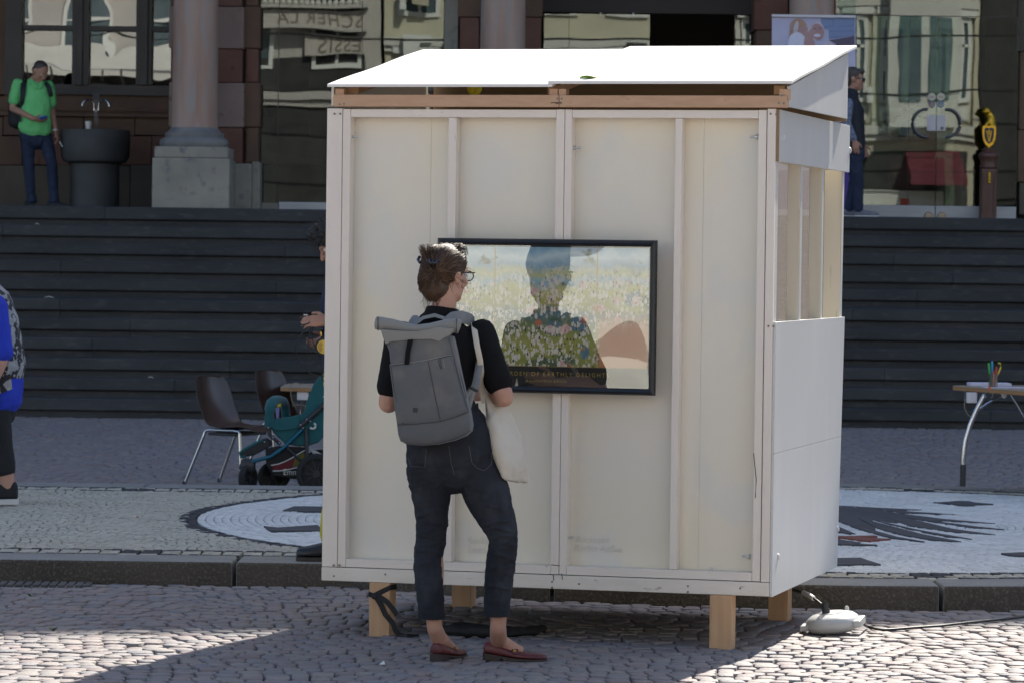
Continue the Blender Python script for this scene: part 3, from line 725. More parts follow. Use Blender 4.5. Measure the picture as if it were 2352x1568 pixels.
xp = [xs['b0'], lx(987, 600, PD), xs['c1'] + .002, lx(1613, 600, PD), xs['e1']]
for i in range(4): bb('front_board', m_pan, xp[i] + .0003, xp[i + 1] - .0003, PD + .001 + (.0008 if i % 2 else 0), PD + .012, zbase, ZT - .01, .0004)
# rear and left walls, floor
D = 1.53
bb('floor_board', m_ply, .02, BW - .02, .08, D - .01, ZB + .03, ZB + .048)
bb('left_wall_board', m_pan, .0, .012, .072, D, zbase + .002, ZT)
bb('base_rail', m_base, 0, .05, .052, D, ZB, zbase); bb('base_rail', m_base, BW - .05, BW - .002, .052, D, ZB, zbase); bb('base_rail', m_base, .052, BW - .052, D - .05, D, ZB, zbase)
_y0, _y1 = bs(1922.5, 1308).y, bs(1941, 400).y
obj('rear_post', MB().loft([[MBo @ Vector(p) for p in ((BW - .105, y - .06, z), (BW - .001, y - .06, z), (BW - .001, y - .003, z), (BW - .105, y - .003, z))] for y, z in ((_y0, zbase + .002), (_y1, ZT))]), m_cream, booth, .002); bb('rear_post', m_cream, .013, .07, D - .056, D, zbase + .002, ZT)
bb('rear_board', m_pan, .072, BW - .4, D - .03, D - .018, zbase + .002, ZT)
bb('rear_board', m_pan, BW - .4, BW - .058, D - .03, D - .018, zbase + .002, zr(735, 1800, D)); bb('rear_board', m_pan, BW - .4, BW - .058, D - .03, D - .018, 2.03, ZT)
bb('plastic_pane', m_milky, BW - .4, BW - .058, D - .022, D - .019, zr(736, 1800, D), 2.03, 0)
# right side
sz = lambda py, px: bs(px, py).z
z1a, z1b, z2 = 2.185, 1.975, 1.327
DB = bs(1951.5, 340, BW + .012).y; DP1, DP0 = bs(1940, 736, BW + .011).y, bs(1922.5, 1308, BW + .011).y; DPm = DP0 + (DP1 - DP0) * .52
DR = DP1 - .012
print('side depths', DB, DP1, DP0)
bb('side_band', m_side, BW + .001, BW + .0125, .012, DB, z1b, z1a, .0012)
obj('side_band_edge', MB().box(BW + .0005, BW + .013, .008, .0118, z1b, z1a, MBo), m_ply, booth)
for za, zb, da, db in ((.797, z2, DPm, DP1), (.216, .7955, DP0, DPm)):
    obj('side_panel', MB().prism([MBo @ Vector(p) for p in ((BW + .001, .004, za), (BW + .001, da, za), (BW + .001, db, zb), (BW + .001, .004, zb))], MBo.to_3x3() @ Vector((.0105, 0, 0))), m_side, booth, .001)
BY = [bs(1844, 390).y - .048, bs(1893.5, 390).y - .048]
for y0 in BY: bb('side_batten', m_cream, BW - .055, BW - .001, y0, y0 + .045, z2 - .03, z1b + .03, .0015)
for y0 in BY + [DR - .05, .018]:
    bb('batten_edge', m_side, BW - .0008, BW + .0005, y0 + .001, y0 + .044, z2 + .0005, z1b - .0005, 0)
bb('side_rail', m_cream, BW - .06, BW - .001, .073, D - .06, z2 - .07, z2 - .002); bb('side_rail', m_cream, BW - .06, BW - .001, .073, D - .06, z1b + .002, z1a - .01)
# roof
zf0, zf1 = zr(247, 1400), zr(217.5, 1400)
xm = lx(1284, 230, -.012); XG = lx(1813.5, 220, .03)
bb('eaves_rail', m_pineh, lx(767, 230), xm - .001, -.012, .03, zf0, zf1 - .003); bb('eaves_rail', m_pineh, xm + .001, lx(1808, 230), -.012, .03, zf0, zf1 - .004)
zs = zr(198, 1400)
for a, b in ((770, 790), (1262, 1281), (1283, 1300), (1790, 1811)): bb('roof_prop', m_pineh, lx(a, 210), lx(b, 210), .0, .055, zf1 - .02, zs - .012, .001)
zrf, zrb = 2.283, 2.518
slope = (zrb - zrf) / 1.57
zat = lambda y: zrf + (y + .035) * slope
def roofsheet(x0, x1, x0b, x1b, dz, nm='roof_sheet'):
    mb = MB(); t = .012; ya, yb = -.035, 1.535; n = 8; rings = []
    for i in range(n + 1):
        y = ya + (yb - ya) * i / n; f = i / n
        a, b = x0 + (x0b - x0) * f, x1 + (x1b - x1) * f; z = zat(y) + dz + .002 * math.sin(i * 1.3)
        rings.append([MBo @ Vector(p) for p in ((a, y, z - t), (b, y, z - t + .001), (b, y, z + .001), (a, y, z))])
    return obj(nm, mb.loft(rings), m_roof, booth, .001)
roofsheet(.010, .972, -.03, .955, 0); roofsheet(.955, lx(1818.5, 196, -.035), .94, lx(1818.5, 196, -.035) + .004, .0135)
YGB = bs(1947.5, 200, lx(1813.5, 220, .03)).y
gp = lambda x, t, ya=.028, yb=None: [MBo @ Vector((x, y, z)) for y, z in ((ya, ZT + .012), (yb or YGB, ZT + .02), (yb or YGB, zat(yb or YGB) - .014), (ya, zat(ya) - .014))]
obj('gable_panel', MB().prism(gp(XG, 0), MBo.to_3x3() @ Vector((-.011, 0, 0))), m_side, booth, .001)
obj('gable_panel', MB().prism(gp(.02, 0), MBo.to_3x3() @ Vector((-.011, 0, 0))), m_pan, booth, .001)
for x in (.07, .93, XG - .07):
    obj('rafter', MB().prism([MBo @ Vector((x, y, z)) for y, z in ((.06, zat(.06) - .05), (D - .03, zat(D - .03) - .05), (D - .03, zat(D - .03) - .015), (.06, zat(.06) - .015))], MBo.to_3x3() @ Vector((.045, 0, 0))), m_pine, booth)
bb('rear_gable_board', m_ply, .03, XG - .014, D - .02, D - .008, ZT + .01, zat(D - .02) - .016)
# pine feet
for (px, py, w) in ((847, 1457, .089), (1628.5, 1488.5, .0905), (1037, 1391.5, .09), (1763.4, 1421.8, .09)):
    p = IB @ onz(px, py)
    bb('foot_post', m_pine, p.x, p.x + w, p.y, p.y + .09, -.012, ZB - .001, .003)
# bolts and screws, marks
def bolt(px, py, axis, y=.035):
    p = bl(px, py, y); Mx = MBo @ Matrix.Translation(p) @ (Matrix.Rotation(R(90), 4, 'Y') if axis == 'x' else (Matrix.Rotation(R(-90), 4, 'Y') if axis == '-x' else Matrix.Identity(4)))
    mb = MB().lathe([(.0115, 0), (.0115, .003)], n=14, M=Mx).lathe([(.008, .003), (.008, .011)], n=6, M=Mx).lathe([(.0042, .011), (.0042, .032)], n=10, M=Mx)
    mb.v = [tuple(Vector(v)) for v in mb.v]
    return obj('bolt', mb, m_zinc, booth)
# lathe() adds its centre after M, so M carries the whole placement here
bolt(805.6, 315, 'x'); bolt(1316, 340, 'x'); bolt(1741, 315, '-x'); bolt(1299.5, 1233, 'x'); bolt(1722.5, 1277, '-x'); bolt(1634, 1319, 'z')
for px, py in ((1800, 318), (1952, 346), (1787, 1278), (1924, 1214)):
    p = bs(px, py, BW + .012); Mx = MBo @ Matrix.Translation(p) @ Matrix.Rotation(R(90), 4, 'Y')
    obj('carriage_bolt', MB().lathe([(.015, 0), (.0135, .004), (.007, .0075)], n=16, M=Mx), m_side, booth, smooth=50)
sc_ = [(768, 262), (781, 262), (1770, 262), (1783, 263), (766, 1297), (779, 1297), (767, 1322), (885, 1318), (1268, 1335), (1268, 1348), (1580, 1345), (1580, 1358), (1765, 749), (1776, 749), (780, 240), (790, 239), (1280, 227), (1290, 227), (1795, 220), (1800, 238), (1789, 237), (1330, 1340), (1700, 1350)]
for px, py in sc_:
    p = bl(px, py, -.013 if 210 < py < 250 else -.0045)
    Mx = MBo @ Matrix.Translation(p) @ Matrix.Rotation(R(90), 4, 'X')
    obj('screw', MB().lathe([(.0045, -.004), (.0045, .0006)], n=10, M=Mx), m_screw, booth)
for pts in ([(1265, 237), (1278, 236), (1290, 238)], [(1276, 239), (1290, 236)], [(1266, 1296), (1286, 1298)], [(1271, 1318), (1272, 1332)], [(1290, 1316), (1292, 1330)], [(1731, 1040), (1737, 1100), (1735, 1142)]):
    pts = [MBo @ bl(a, b, -.0045 if b > 900 else -.0126) if b < 1000 or b > 1300 else MBo @ bl(a, b, .0012) for a, b in pts]
    obj('marker_line', MB().tube(pts, .0016, 5), m_mark, booth)
mt = MBo.to_euler()
def note(s, px, py, size):
    p = MBo @ bl(px, py, PD - .0005)
    text('pencil_note', s, size, p, (R(90), 0, -TH), m_pencil, booth, .0002, shear=.2, sx=.9)
note('Rückseite', 1322, 1244, .04); note('Rechts Außen', 1318, 1264, .04); note('Rückseite', 1072, 1247, .042); note('Links', 1074, 1268, .042)

# ---- things on and in the booth
m_yel = mat('yellow_plastic', (.9, .76, .03), rough=.45, sss=.3)
p = bl(1090, 203.5, .22); pw_ = MBo @ p
ball = tag(obj('yellow_ball', MB().ell(pw_, .0315, .0315, .0315, n=24, m=14).tube([pw_ + Vector((0, 0, .03)), (pw_.x, pw_.y, zat(.22) - .013)], .002, 6), m_yel, smooth=60), 'small yellow ball hanging in the gap under the booth roof', 'ball')
m_leaf = mat('green_leaf', (.24, .40, .06), (.32, .46, .09), rough=.5, scale=20)
lc = bl(1350, 189, .05); lc.z = zat(lc.y) + .019
lb = MB(); rings = []
for i in range(7):
    u = i / 6; w = .034 * math.sin(math.pi * min(.97, max(.05, u))); c = MBo @ (lc + Vector((-.034 + .068 * u, .02 * u, .004 * math.sin(u * 4))))
    rings.append([c + Vector((0, -w, .004)), c + Vector((0, 0, -.003)), c + Vector((0, w, .005)), c + Vector((0, 0, -.0045))])
tag(obj('fallen_leaf', lb.loft(rings), m_leaf), 'green fallen leaf lying on the front edge of the white roof', 'leaf')
# black ribbon on the left front foot
m_rib = mat('black_ribbon', (.012, .013, .013), (.02, .02, .02), rough=.8, scale=40)
def ribbon(mb, pts, w, side=(0, 0, 1), th=.0012):
    return mb.tube(pts, w, 8, flat=th / w, side=side)
fl = IB @ onz(847, 1457)
def fp(px, py, dy=-.004): return MBo @ bl(px, py, fl.y + dy)
yb = fl.y - .002; x0, x1, y0, y1 = fl.x - .002, fl.x + .091, fl.y - .002, fl.y + .092
zc = bl(870, 1366, yb).z
loop = [MBo @ Vector(p) for p in ((x0 + .025, y0, zc - .004), (x0, y0, zc + .004), (x0, y1, zc + .015), (x1, y1, zc + .03), (x1, y0, zc + .034), (x0 + .05, y0, zc + .012), (x0 + .025, y0, zc - .002))]
mbr = MB(); ribbon(mbr, loop, .011)
mbr.ell(fp(862, 1369, -.008), .017, .008, .012)
ribbon(mbr, [fp(864, 1370, -.008), fp(876, 1390, -.012), fp(885, 1410, -.010), fp(902, 1430, -.014), fp(908, 1446, -.02)] + [onz(916, 1457, .006), onz(935, 1460, .005), onz(960, 1458, .006)], .011, (1, 0, .3))
ribbon(mbr, [fp(868, 1367, -.008), fp(890, 1382, -.016), fp(903, 1398, -.014), fp(912, 1412, -.018)], .011, (1, 0, .4))
tag(obj('black_ribbon', mbr, m_rib, smooth=60), 'black cloth ribbon tied in a knot round the left front pine foot', 'ribbon')
mbc = MB()
mbc.limb([(onz(1000, 1450, .012), .012, .012), (onz(1040, 1446, .02), .06, .03), (onz(1090, 1447, .02), .08, .03), (onz(1150, 1452, .015), .07, .025), (onz(1215, 1448, .012), .05, .02), (onz(1250, 1440, .01), .02, .012)], (0, 1, 0))
o = body('black_cloth', mbc, m_rib, None, .008, 3, .02, .05)
tag(o, 'crumpled black cloth lying on the cobbles under the booth', 'cloth')

# ================================================================== framed picture
m_frame = mat('black_picture_frame', (.012, .013, .016), (.018, .019, .022), rough=.32, scale=4, spec=.6)
PY = -.012
c_tl, c_tr, c_br = bl(1005, 547.5, PY - .02), bl(1508.5, 553.5, PY - .02), bl(1503.5, 908, PY - .02)
fx0, fx1, fz1, fz0 = c_tl.x, (c_tr.x + c_br.x) / 2, (c_tl.z + c_tr.z) / 2 + .0015, c_br.z
pic = thing('framed_picture', 'large black framed art print hung on the front of the white booth', 'picture', MBo @ Vector(((fx0 + fx1) / 2, PY, (fz0 + fz1) / 2)))
FW = .027
tilt = lambda x: -.004 * (x - fx0)
for (a, b, c, d) in ((fx0, fx1, fz1 - FW, fz1), (fx0, fx1, fz0, fz0 + FW), (fx0, fx0 + FW, fz0, fz1), (fx1 - FW, fx1, fz0, fz1)):
    horiz = (b - a) > (d - c)
    if horiz:
        L0, L1 = Vector((a, 0, (c + d) / 2)), Vector((b, 0, (c + d) / 2))
        mb = MB(); up = d == fz1
        rings = []
        for P_, e in ((L0, 1), (L1, -1)):
            rg = []
            for dy_, t_ in ((0, 0), (.018, 0), (.026, .25), (.028, .5), (.022, .8), (.017, 1), (0, 1)):
                zz = (d - t_ * FW) if up else (c + t_ * FW)
                rg.append(MBo @ Vector((P_.x + e * t_ * FW, PY - dy_, zz)))
            rings.append(rg)
        mb.loft(rings)
    else:
        lft = a == fx0; mb = MB(); rings = []
        for zz, e in ((c, 1), (d, -1)):
            rg = []
            for dy_, t_ in ((0, 0), (.018, 0), (.026, .25), (.028, .5), (.022, .8), (.017, 1), (0, 1)):
                rg.append(MBo @ Vector(((a + t_ * FW) if lft else (b - t_ * FW), PY - dy_, zz + e * t_ * FW)))
            rings.append(rg)
        mb.loft(rings)
    obj('frame_side', mb, m_frame, pic, smooth=50)
# the print: a plain stand-in landscape of about the same colours (sky, water, meadows, small pale and coloured blots)
def print_mat():
    m = bpy.data.materials.new('poster_print'); m.use_nodes = True; t = m.node_tree; b = t.nodes['Principled BSDF']; b.inputs['Roughness'].default_value = .5
    tc = _n(t, 'ShaderNodeTexCoord'); sp = _n(t, 'ShaderNodeSeparateXYZ'); t.links.new(tc.outputs['UV'], sp.inputs[0])
    def noise(sc, d=3, off=0):
        mp = _n(t, 'ShaderNodeMapping'); mp.inputs['Scale'].default_value = (1.5, 1, 1); mp.inputs['Location'].default_value = (off, off, 0)
        t.links.new(tc.outputs['UV'], mp.inputs[0]); n = _n(t, 'ShaderNodeTexNoise'); n.inputs['Scale'].default_value = sc; n.inputs['Detail'].default_value = d
        t.links.new(mp.outputs[0], n.inputs['Vector']); return n.outputs['Fac']
    def math_(op, a, bb_):
        n = _n(t, 'ShaderNodeMath', operation=op)
        for i, v in enumerate((a, bb_)):
            if hasattr(v, 'node'): t.links.new(v, n.inputs[i])
            else: n.inputs[i].default_value = v
        return n.outputs[0]
    def mix(f, a, c):
        n = _n(t, 'ShaderNodeMix', data_type='RGBA'); t.links.new(f, n.inputs[0])
        for s, v in ((6, a), (7, c)):
            if hasattr(v, 'node'): t.links.new(v, n.inputs[s])
            else: n.inputs[s].default_value = (*v, 1)
        return n.outputs[2]
    def step(f, lo, hi):
        n = _n(t, 'ShaderNodeMapRange', interpolation_type='SMOOTHSTEP'); n.inputs[1].default_value = lo; n.inputs[2].default_value = hi; t.links.new(f, n.inputs[0]); return n.outputs[0]
    yy = math_('ADD', sp.outputs[1], math_('MULTIPLY', math_('SUBTRACT', noise(5, 4), .5), .22))
    cr = _n(t, 'ShaderNodeValToRGB'); t.links.new(yy, cr.inputs[0]); el = cr.color_ramp.elements
    stops = [(0, (.26, .28, .05)), (.2, (.34, .35, .07)), (.36, (.15, .2, .08)), (.44, (.10, .2, .24)), (.5, (.34, .34, .08)), (.64, (.46, .45, .12)), (.71, (.28, .46, .55)), (.78, (.52, .52, .22)), (.86, (.25, .42, .52)), (.93, (.55, .68, .70)), (1, (.2, .4, .55))]
    for i, (p_, c_) in enumerate(stops):
        e = el[i] if i < 2 else el.new(p_); e.position = p_; e.color = (*c_, 1)
    col = cr.outputs[0]
    low = step(sp.outputs[1], .95, .6)
    def spots(sc, r_, c_, off, rnd=.5):
        mp = _n(t, 'ShaderNodeMapping'); mp.inputs['Scale'].default_value = (2.4, .75, 1) if sc > 20 else (1.5, .95, 1); mp.inputs['Location'].default_value = (off, off * .7, 0); t.links.new(tc.outputs['UV'], mp.inputs[0])
        v = _n(t, 'ShaderNodeTexVoronoi'); v.inputs['Scale'].default_value = sc; t.links.new(mp.outputs[0], v.inputs['Vector'])
        sepc = _n(t, 'ShaderNodeSeparateColor'); t.links.new(v.outputs['Color'], sepc.inputs[0])
        f = math_('MULTIPLY', step(math_('ADD', v.outputs['Distance'], math_('MULTIPLY', math_('SUBTRACT', noise(sc * 3, 2, off), .5), .5)), r_ + .06, r_), step(sepc.outputs[0], rnd, rnd + .02))
        return math_('MULTIPLY', f, low)
    clump = step(noise(7, 2, 4.4), .34, .48)
    def fig(*a_): return math_('MULTIPLY', spots(*a_), clump)
    col = mix(step(noise(4, 3, 8.8), .60, .66), col, (.08, .13, .07))
    col = mix(spots(5.5, .32, None, 3.1, .5), col, (.10, .2, .27))
    col = mix(spots(8, .30, None, 7.7, .55), col, (.66, .40, .36))
    col = mix(spots(9, .26, None, 9.4, .68), col, (.55, .16, .08))
    col = mix(fig(24, .42, None, 1.3, .12), col, (.72, .66, .55))
    col = mix(fig(33, .36, None, 5.2, .3), col, (.70, .62, .52))
    col = mix(fig(30, .3, None, 2.2, .55), col, (.07, .08, .06))
    warm = math_('MULTIPLY', step(sp.outputs[0], .755, .765), step(yy, .55, .25))
    col = mix(warm, col, (.55, .24, .10))
    t.links.new(col, b.inputs['Base Color']); return m
m_print = print_mat()
m_pblack = mat('poster_black_margin', (.014, .013, .012), rough=.5)
m_gold = mat('gold_print', (.42, .30, .06), rough=.5)
ix0, ix1, iz0, iz1 = fx0 + FW, fx1 - FW, fz0 + FW, fz1 - FW
def pquad(name, x0, x1, z0, z1, y, m):
    me = bpy.data.meshes.new(name); vs = [MBo @ Vector(p) for p in ((x0, y, z0), (x1, y, z0), (x1, y, z1), (x0, y, z1))]
    vs += [MBo @ Vector(p) for p in ((x0, y + .0006, z0), (x1, y + .0006, z0), (x1, y + .0006, z1), (x0, y + .0006, z1))]
    me.from_pydata([tuple(v) for v in vs], [], [(0, 1, 2, 3), (7, 6, 5, 4), (0, 4, 5, 1), (1, 5, 6, 2), (2, 6, 7, 3), (3, 7, 4, 0)])
    uv = me.uv_layers.new(name='UVMap'); q = [(0, 0), (1, 0), (1, 1), (0, 1)]
    for p_ in me.polygons:
        for li, vi in zip(p_.loop_indices, p_.vertices): uv.data[li].uv = q[vi % 4]
    return link(name, me, m, pic)
YPR = PY - .006
pquad('poster_sheet', ix0 - .004, ix1 + .004, iz0 - .004, iz1 + .004, YPR + .002, m_pblack)
zs0 = iz0 + .083
pw_tot = ix1 - ix0 - .012
pquad('print_image', ix0 + .006, ix1 - .006, zs0, iz1 - .006, YPR, m_print)
for f in (.245, .748):
    pquad('print_line', ix0 + .006 + pw_tot * f - .0022, ix0 + .006 + pw_tot * f + .0022, zs0, iz1 - .006, YPR - .0008, m_gold)
pquad('print_line', ix0 + .006, ix1 - .006, zs0 - .0022, zs0 - .0006, YPR - .0008, m_gold)
pm = MBo @ Vector(((ix0 + ix1) / 2 + .004, YPR - .0012, iz0 + .043))
text('print_title', 'THE GARDEN OF EARTHLY DELIGHTS', .0245, pm, (R(90), 0, -TH), m_gold, pic, .0002, 'CENTER', 1.42, sx=.93)
pm = MBo @ Vector(((ix0 + ix1) / 2 + .004, YPR - .0012, iz0 + .018))
text('print_subtitle', 'HIERONYMUS BOSCH', .014, pm, (R(90), 0, -TH), m_gold, pic, .0002, 'CENTER', 1.45, sx=.93)
# warped plastic glazing
m_acr = glass('poster_glazing', refl=.18, tint=(.97, .97, .97), bump=0)
nx, nz = 30, 20; vs = []; fs = []
for k_ in range(2):
    for j in range(nz + 1):
        for i in range(nx + 1):
            u, v = i / nx, j / nz
            e = math.sin(math.pi * u) ** .5 * math.sin(math.pi * v) ** .5
            w = .0028 * e * (math.sin(u * 5.2 + v * 2.1) + .8 * math.sin(v * 6.3 - u * 3.4 + 1) + .5 * math.sin(u * 9 + 2 + v * 3))
            vs.append(tuple(MBo @ Vector((ix0 - .002 + (ix1 - ix0 + .004) * u, YPR - .0075 - w * .55 + k_ * .0012, iz0 - .002 + (iz1 - iz0 + .004) * v))))
N_ = (nx + 1) * (nz + 1)
for j in range(nz):
    for i in range(nx):
        a = j * (nx + 1) + i; fs.append((a, a + 1, a + nx + 2, a + nx + 1)); 
gz = MB(); gz.v = vs[:N_]; gz.f = fs
obj('glazing_sheet', gz, m_acr, pic, smooth=80)

# ================================================================== cable reel on the ground
m_reel = mat('light_grey_plastic', (.55, .55, .53), (.50, .50, .485), rough=.42, scale=3, spec=.5)
m_blackp = mat('black_plastic', (.02, .022, .026), (.03, .03, .034), rough=.45, scale=9)
m_sock = mat('socket_grey', (.33, .32, .31), rough=.5)
rc = onz(1915, 1454, 0); rs = rc.y / 8500
reel = thing('cable_reel', 'low oval light grey cable reel with sockets on the sunlit cobbles', 'cable reel', rc)
Mr = Matrix.Translation(rc + Vector((0, 0, .012))) @ Matrix.Rotation(R(-13), 4, 'Z') @ Matrix.Rotation(R(-6), 4, 'Y') @ Matrix.Rotation(R(3), 4, 'X')
ov = lambda a, b, z, n=28, e=2.3: [Mr @ Vector((a * abs(math.cos(q)) ** (2 / e) * (1 if math.cos(q) > 0 else -1), b * abs(math.sin(q)) ** (2 / e) * (1 if math.sin(q) > 0 else -1), z)) for q in [2 * math.pi * i / n for i in range(n)]]
obj('reel_base', MB().loft([ov(.085, .10, 0), ov(.105, .125, .012), ov(.113, .135, .03), ov(.112, .134, .046)]), m_reel, reel, smooth=50)
obj('reel_cover', MB().loft([ov(.111, .133, .0465), ov(.106, .127, .058), ov(.088, .105, .070), ov(.06, .075, .078)]), m_reel, reel, smooth=60)
obj('reel_handle', MB().box(.095, .128, -.085, .085, .018, .047, Mr), m_reel, reel, .006)
obj('reel_lip', MB().box(-.132, -.095, -.075, .075, .016, .04, Mr), m_reel, reel, .006)
gr = MB()
for i in range(16): gr.box(.1275, .1300, -.07 + i * .009, -.066 + i * .009, .02, .046, Mr)
o = obj('handle_ribs', gr, m_reel, reel); o['kind'] = 'stuff'
obj('socket_plate', MB().loft([ov(.056, .068, .0782, e=2), ov(.055, .067, .0805, e=2)]), m_reel, reel, smooth=40)
for a in (-30, 60, 150, 240):
    q = Vector((.031 * math.cos(R(a)), .036 * math.sin(R(a)), .0806))
    obj('socket', MB().lathe([(.0165, -.004), (.0165, .0008)], n=18, M=Mr @ Matrix.Translation(q)), m_sock, reel)
obj('reel_knob', MB().lathe([(.009, 0), (.009, .022), (.006, .03)], n=14, M=Mr @ Matrix.Translation((.05, .105, .058))), m_reel, reel, smooth=50)
plug0 = Mr @ Vector((-.022, -.02, .08))
cd = thing('power_cord', 'black power cord with white wrapped tape running from booth into the reel', 'cord', plug0)
up = at(1895, 1412, plug0.y - .01)
pl = MB().limb([(plug0 + Vector((0, 0, -.006)), .017, .017), (plug0 + Vector((-.002, 0, .02)), .0175, .0175), (plug0 + Vector((-.006, 0, .04)), .016, .016), (up, .009, .009)], (1, 0, 0), 12, False)
obj('plug', pl, m_blackp, cd, smooth=50)
cpts = [up, at(1893, 1398, rc.y), at(1886, 1386, rc.y + .06), at(1875, 1377, rc.y + .12)]
obj('cord', MB().tube(cpts + [at(1868, 1373, rc.y + .16)], .0058, 8), m_cable, cd, smooth=60)
obj('cord', MB().tube([at(1847, 1361, rc.y + .3), at(1836, 1357, rc.y + .36), at(1822, 1354, rc.y + .44)], .007, 8), m_cable, cd, smooth=60)
m_tape = mat('white_tape', (.72, .72, .68), rough=.5, scale=30)
obj('tape_wrap', MB().tube([at(1845.5, 1360, rc.y + .3), at(1858, 1366, rc.y + .23), at(1869.5, 1373, rc.y + .15)], [.011, .0115, .010], 10), m_tape, cd, smooth=60)
gpts = [at(1983, 1432, rc.y + .02)] + [onz(x, y, .008) for x, y in ((1992, 1438), (2010, 1443), (2030, 1445.5), (2052, 1444), (2100, 1440), (2160, 1436), (2220, 1429), (2290, 1422), (2352, 1415), (2460, 1404))]
tag(obj('ground_cable', MB().tube(gpts, .0055, 8), m_cable, smooth=60), 'thin black cable trailing over the cobbles to the right of the reel', 'cable')

# ================================================================== litter
m_paper = mat('white_paper', (.75, .74, .7), rough=.7)
m_butt = mat('cork_filter', (.55, .25, .08), rough=.8)
pp = onz(877, 1525, .004)
tag(obj('paper_scrap', MB().add([pp + Vector((-.012, 0, 0)), pp + Vector((.012, -.01, .002)), pp + Vector((.008, .02, .014)), pp + Vector((-.002, .012, .003))], [(0, 1, 2), (0, 2, 3), (1, 0, 3), (1, 3, 2)]), m_paper), 'tiny folded white paper scrap on the shaded cobbles before the booth', 'paper scrap')
def butt(x, y, z, lab, dx=.03):
    a = onz(x, y, z + .004); t = thing('cigarette_butt', lab, 'cigarette butt', a)
    obj('filter', MB().tube([a, a + Vector((dx * .5, .004, 0))], .0038, 8), m_butt, t); obj('paper_end', MB().tube([a, a - Vector((dx * .55, .002, 0))], .0036, 8), m_paper, t)
butt(312, 1186, ZI, 'cigarette butt lying on the beige mosaic left of the medallion'); butt(217, 1331.5, 0, 'smoked cigarette butt at the foot of the grey kerb', .045)
for (x, y, lab) in ((146, 885.5, 'small white litter speck on a dark stair'), ):
    pass
# ================================================================== PEOPLE
m_skin = mat('skin', (.52, .30, .215), (.48, .26, .185), rough=.5, scale=9, c3=(.5, .24, .17), s3=22, sss=.12, spec=.4)
m_skin2 = mat('tanned_skin', (.48, .265, .185), (.43, .225, .155), rough=.5, scale=9, sss=.1, spec=.4)
m_eye = mat('eye_white', (.6, .58, .55), rough=.2)
def frame(c, fwd, up=(0, 0, 1), s=1.0):
    f = Vector(fwd).normalized(); r = f.cross(Vector(up)).normalized(); u = r.cross(f)
    m = Matrix((r * s, f * s, u * s)).transposed().to_4x4(); m.translation = Vector(c); return m
def add_head(mb, Mh):
    M3 = Mh.to_3x3()
    E = lambda c, rx, ry, rz: mb.ell(Mh @ Vector(c), rx, ry, rz, M3, 16, 10)
    E((0, -.012, .033), .073, .094, .083); E((0, .02, -.022), .060, .068, .078); E((0, .05, -.086), .030, .032, .024)
    E((.033, .02, -.066), .026, .038, .028); E((-.033, .02, -.066), .026, .038, .028)
    E((.036, .062, -.022), .024, .02, .024); E((-.036, .062, -.022), .024, .02, .024)
    E((0, .079, .022), .050, .014, .010); E((0, .082, -.056), .022, .012, .006); E((0, .080, -.066), .019, .012, .006)
    mb.limb([(Mh @ Vector((0, .084, .012)), .007, .008), (Mh @ Vector((0, .096, -.012)), .009, .010), (Mh @ Vector((0, .103, -.028)), .014, .011)], M3 @ Vector((1, 0, 0)), 10)
    for s in (-1, 1):
        E((s * .075, -.008, -.006), .009, .019, .030); E((s * .080, -.013, .004), .008, .018, .022)
def add_hand(mb, w, d, nrm, thumb, L=.175, curl=.35, sp=.0205, r=.0085):
    w = Vector(w); d = Vector(d).normalized(); sd_ = Vector(thumb); sd_ = (sd_ - d * sd_.dot(d)).normalized(); nv = Vector(nrm); nv = (nv - d * nv.dot(d) - sd_ * nv.dot(sd_)).normalized()
    k = L / .18
    mb.limb([(w - d * .03, .024 * k, .02 * k), (w + d * .02 * k, .032 * k, .017 * k), (w + d * .06 * k, .040 * k, .015 * k), (w + d * .085 * k, .039 * k, .013 * k)], sd_, 12)
    for i, (l, o) in enumerate(((.92, 1.5), (1.0, .5), (.94, -.5), (.76, -1.5))):
        p = w + d * (.085 - .004 * abs(o - .3)) * k + sd_ * sp * o * k; a = .1 + curl * .5; pts = [(p - d * .02 * k, r * k, r * k)]
        for q, ln in enumerate((.040, .027, .021)):
            dv = d * math.cos(a) + nv * math.sin(a); p = p + dv * ln * l * k; pts.append((p, r * k * (1 - .1 * (q + 1)), r * k * (1 - .1 * (q + 1)))); a += curl
        mb.limb(pts, sd_, 8)
    p = w + d * .018 * k + sd_ * .026 * k; pts = [(p, .012 * k, .012 * k)]
    for q, (ln, fd, fs, fn) in enumerate(((.036, .6, .7, .35), (.028, .85, .35, .5), (.022, .9, .05, .55))):
        p = p + (d * fd + sd_ * fs + nv * fn * (curl + .3)).normalized() * ln * k; pts.append((p, (.011 - .001 * q) * k, (.011 - .001 * q) * k))
    mb.limb(pts, nv, 8)
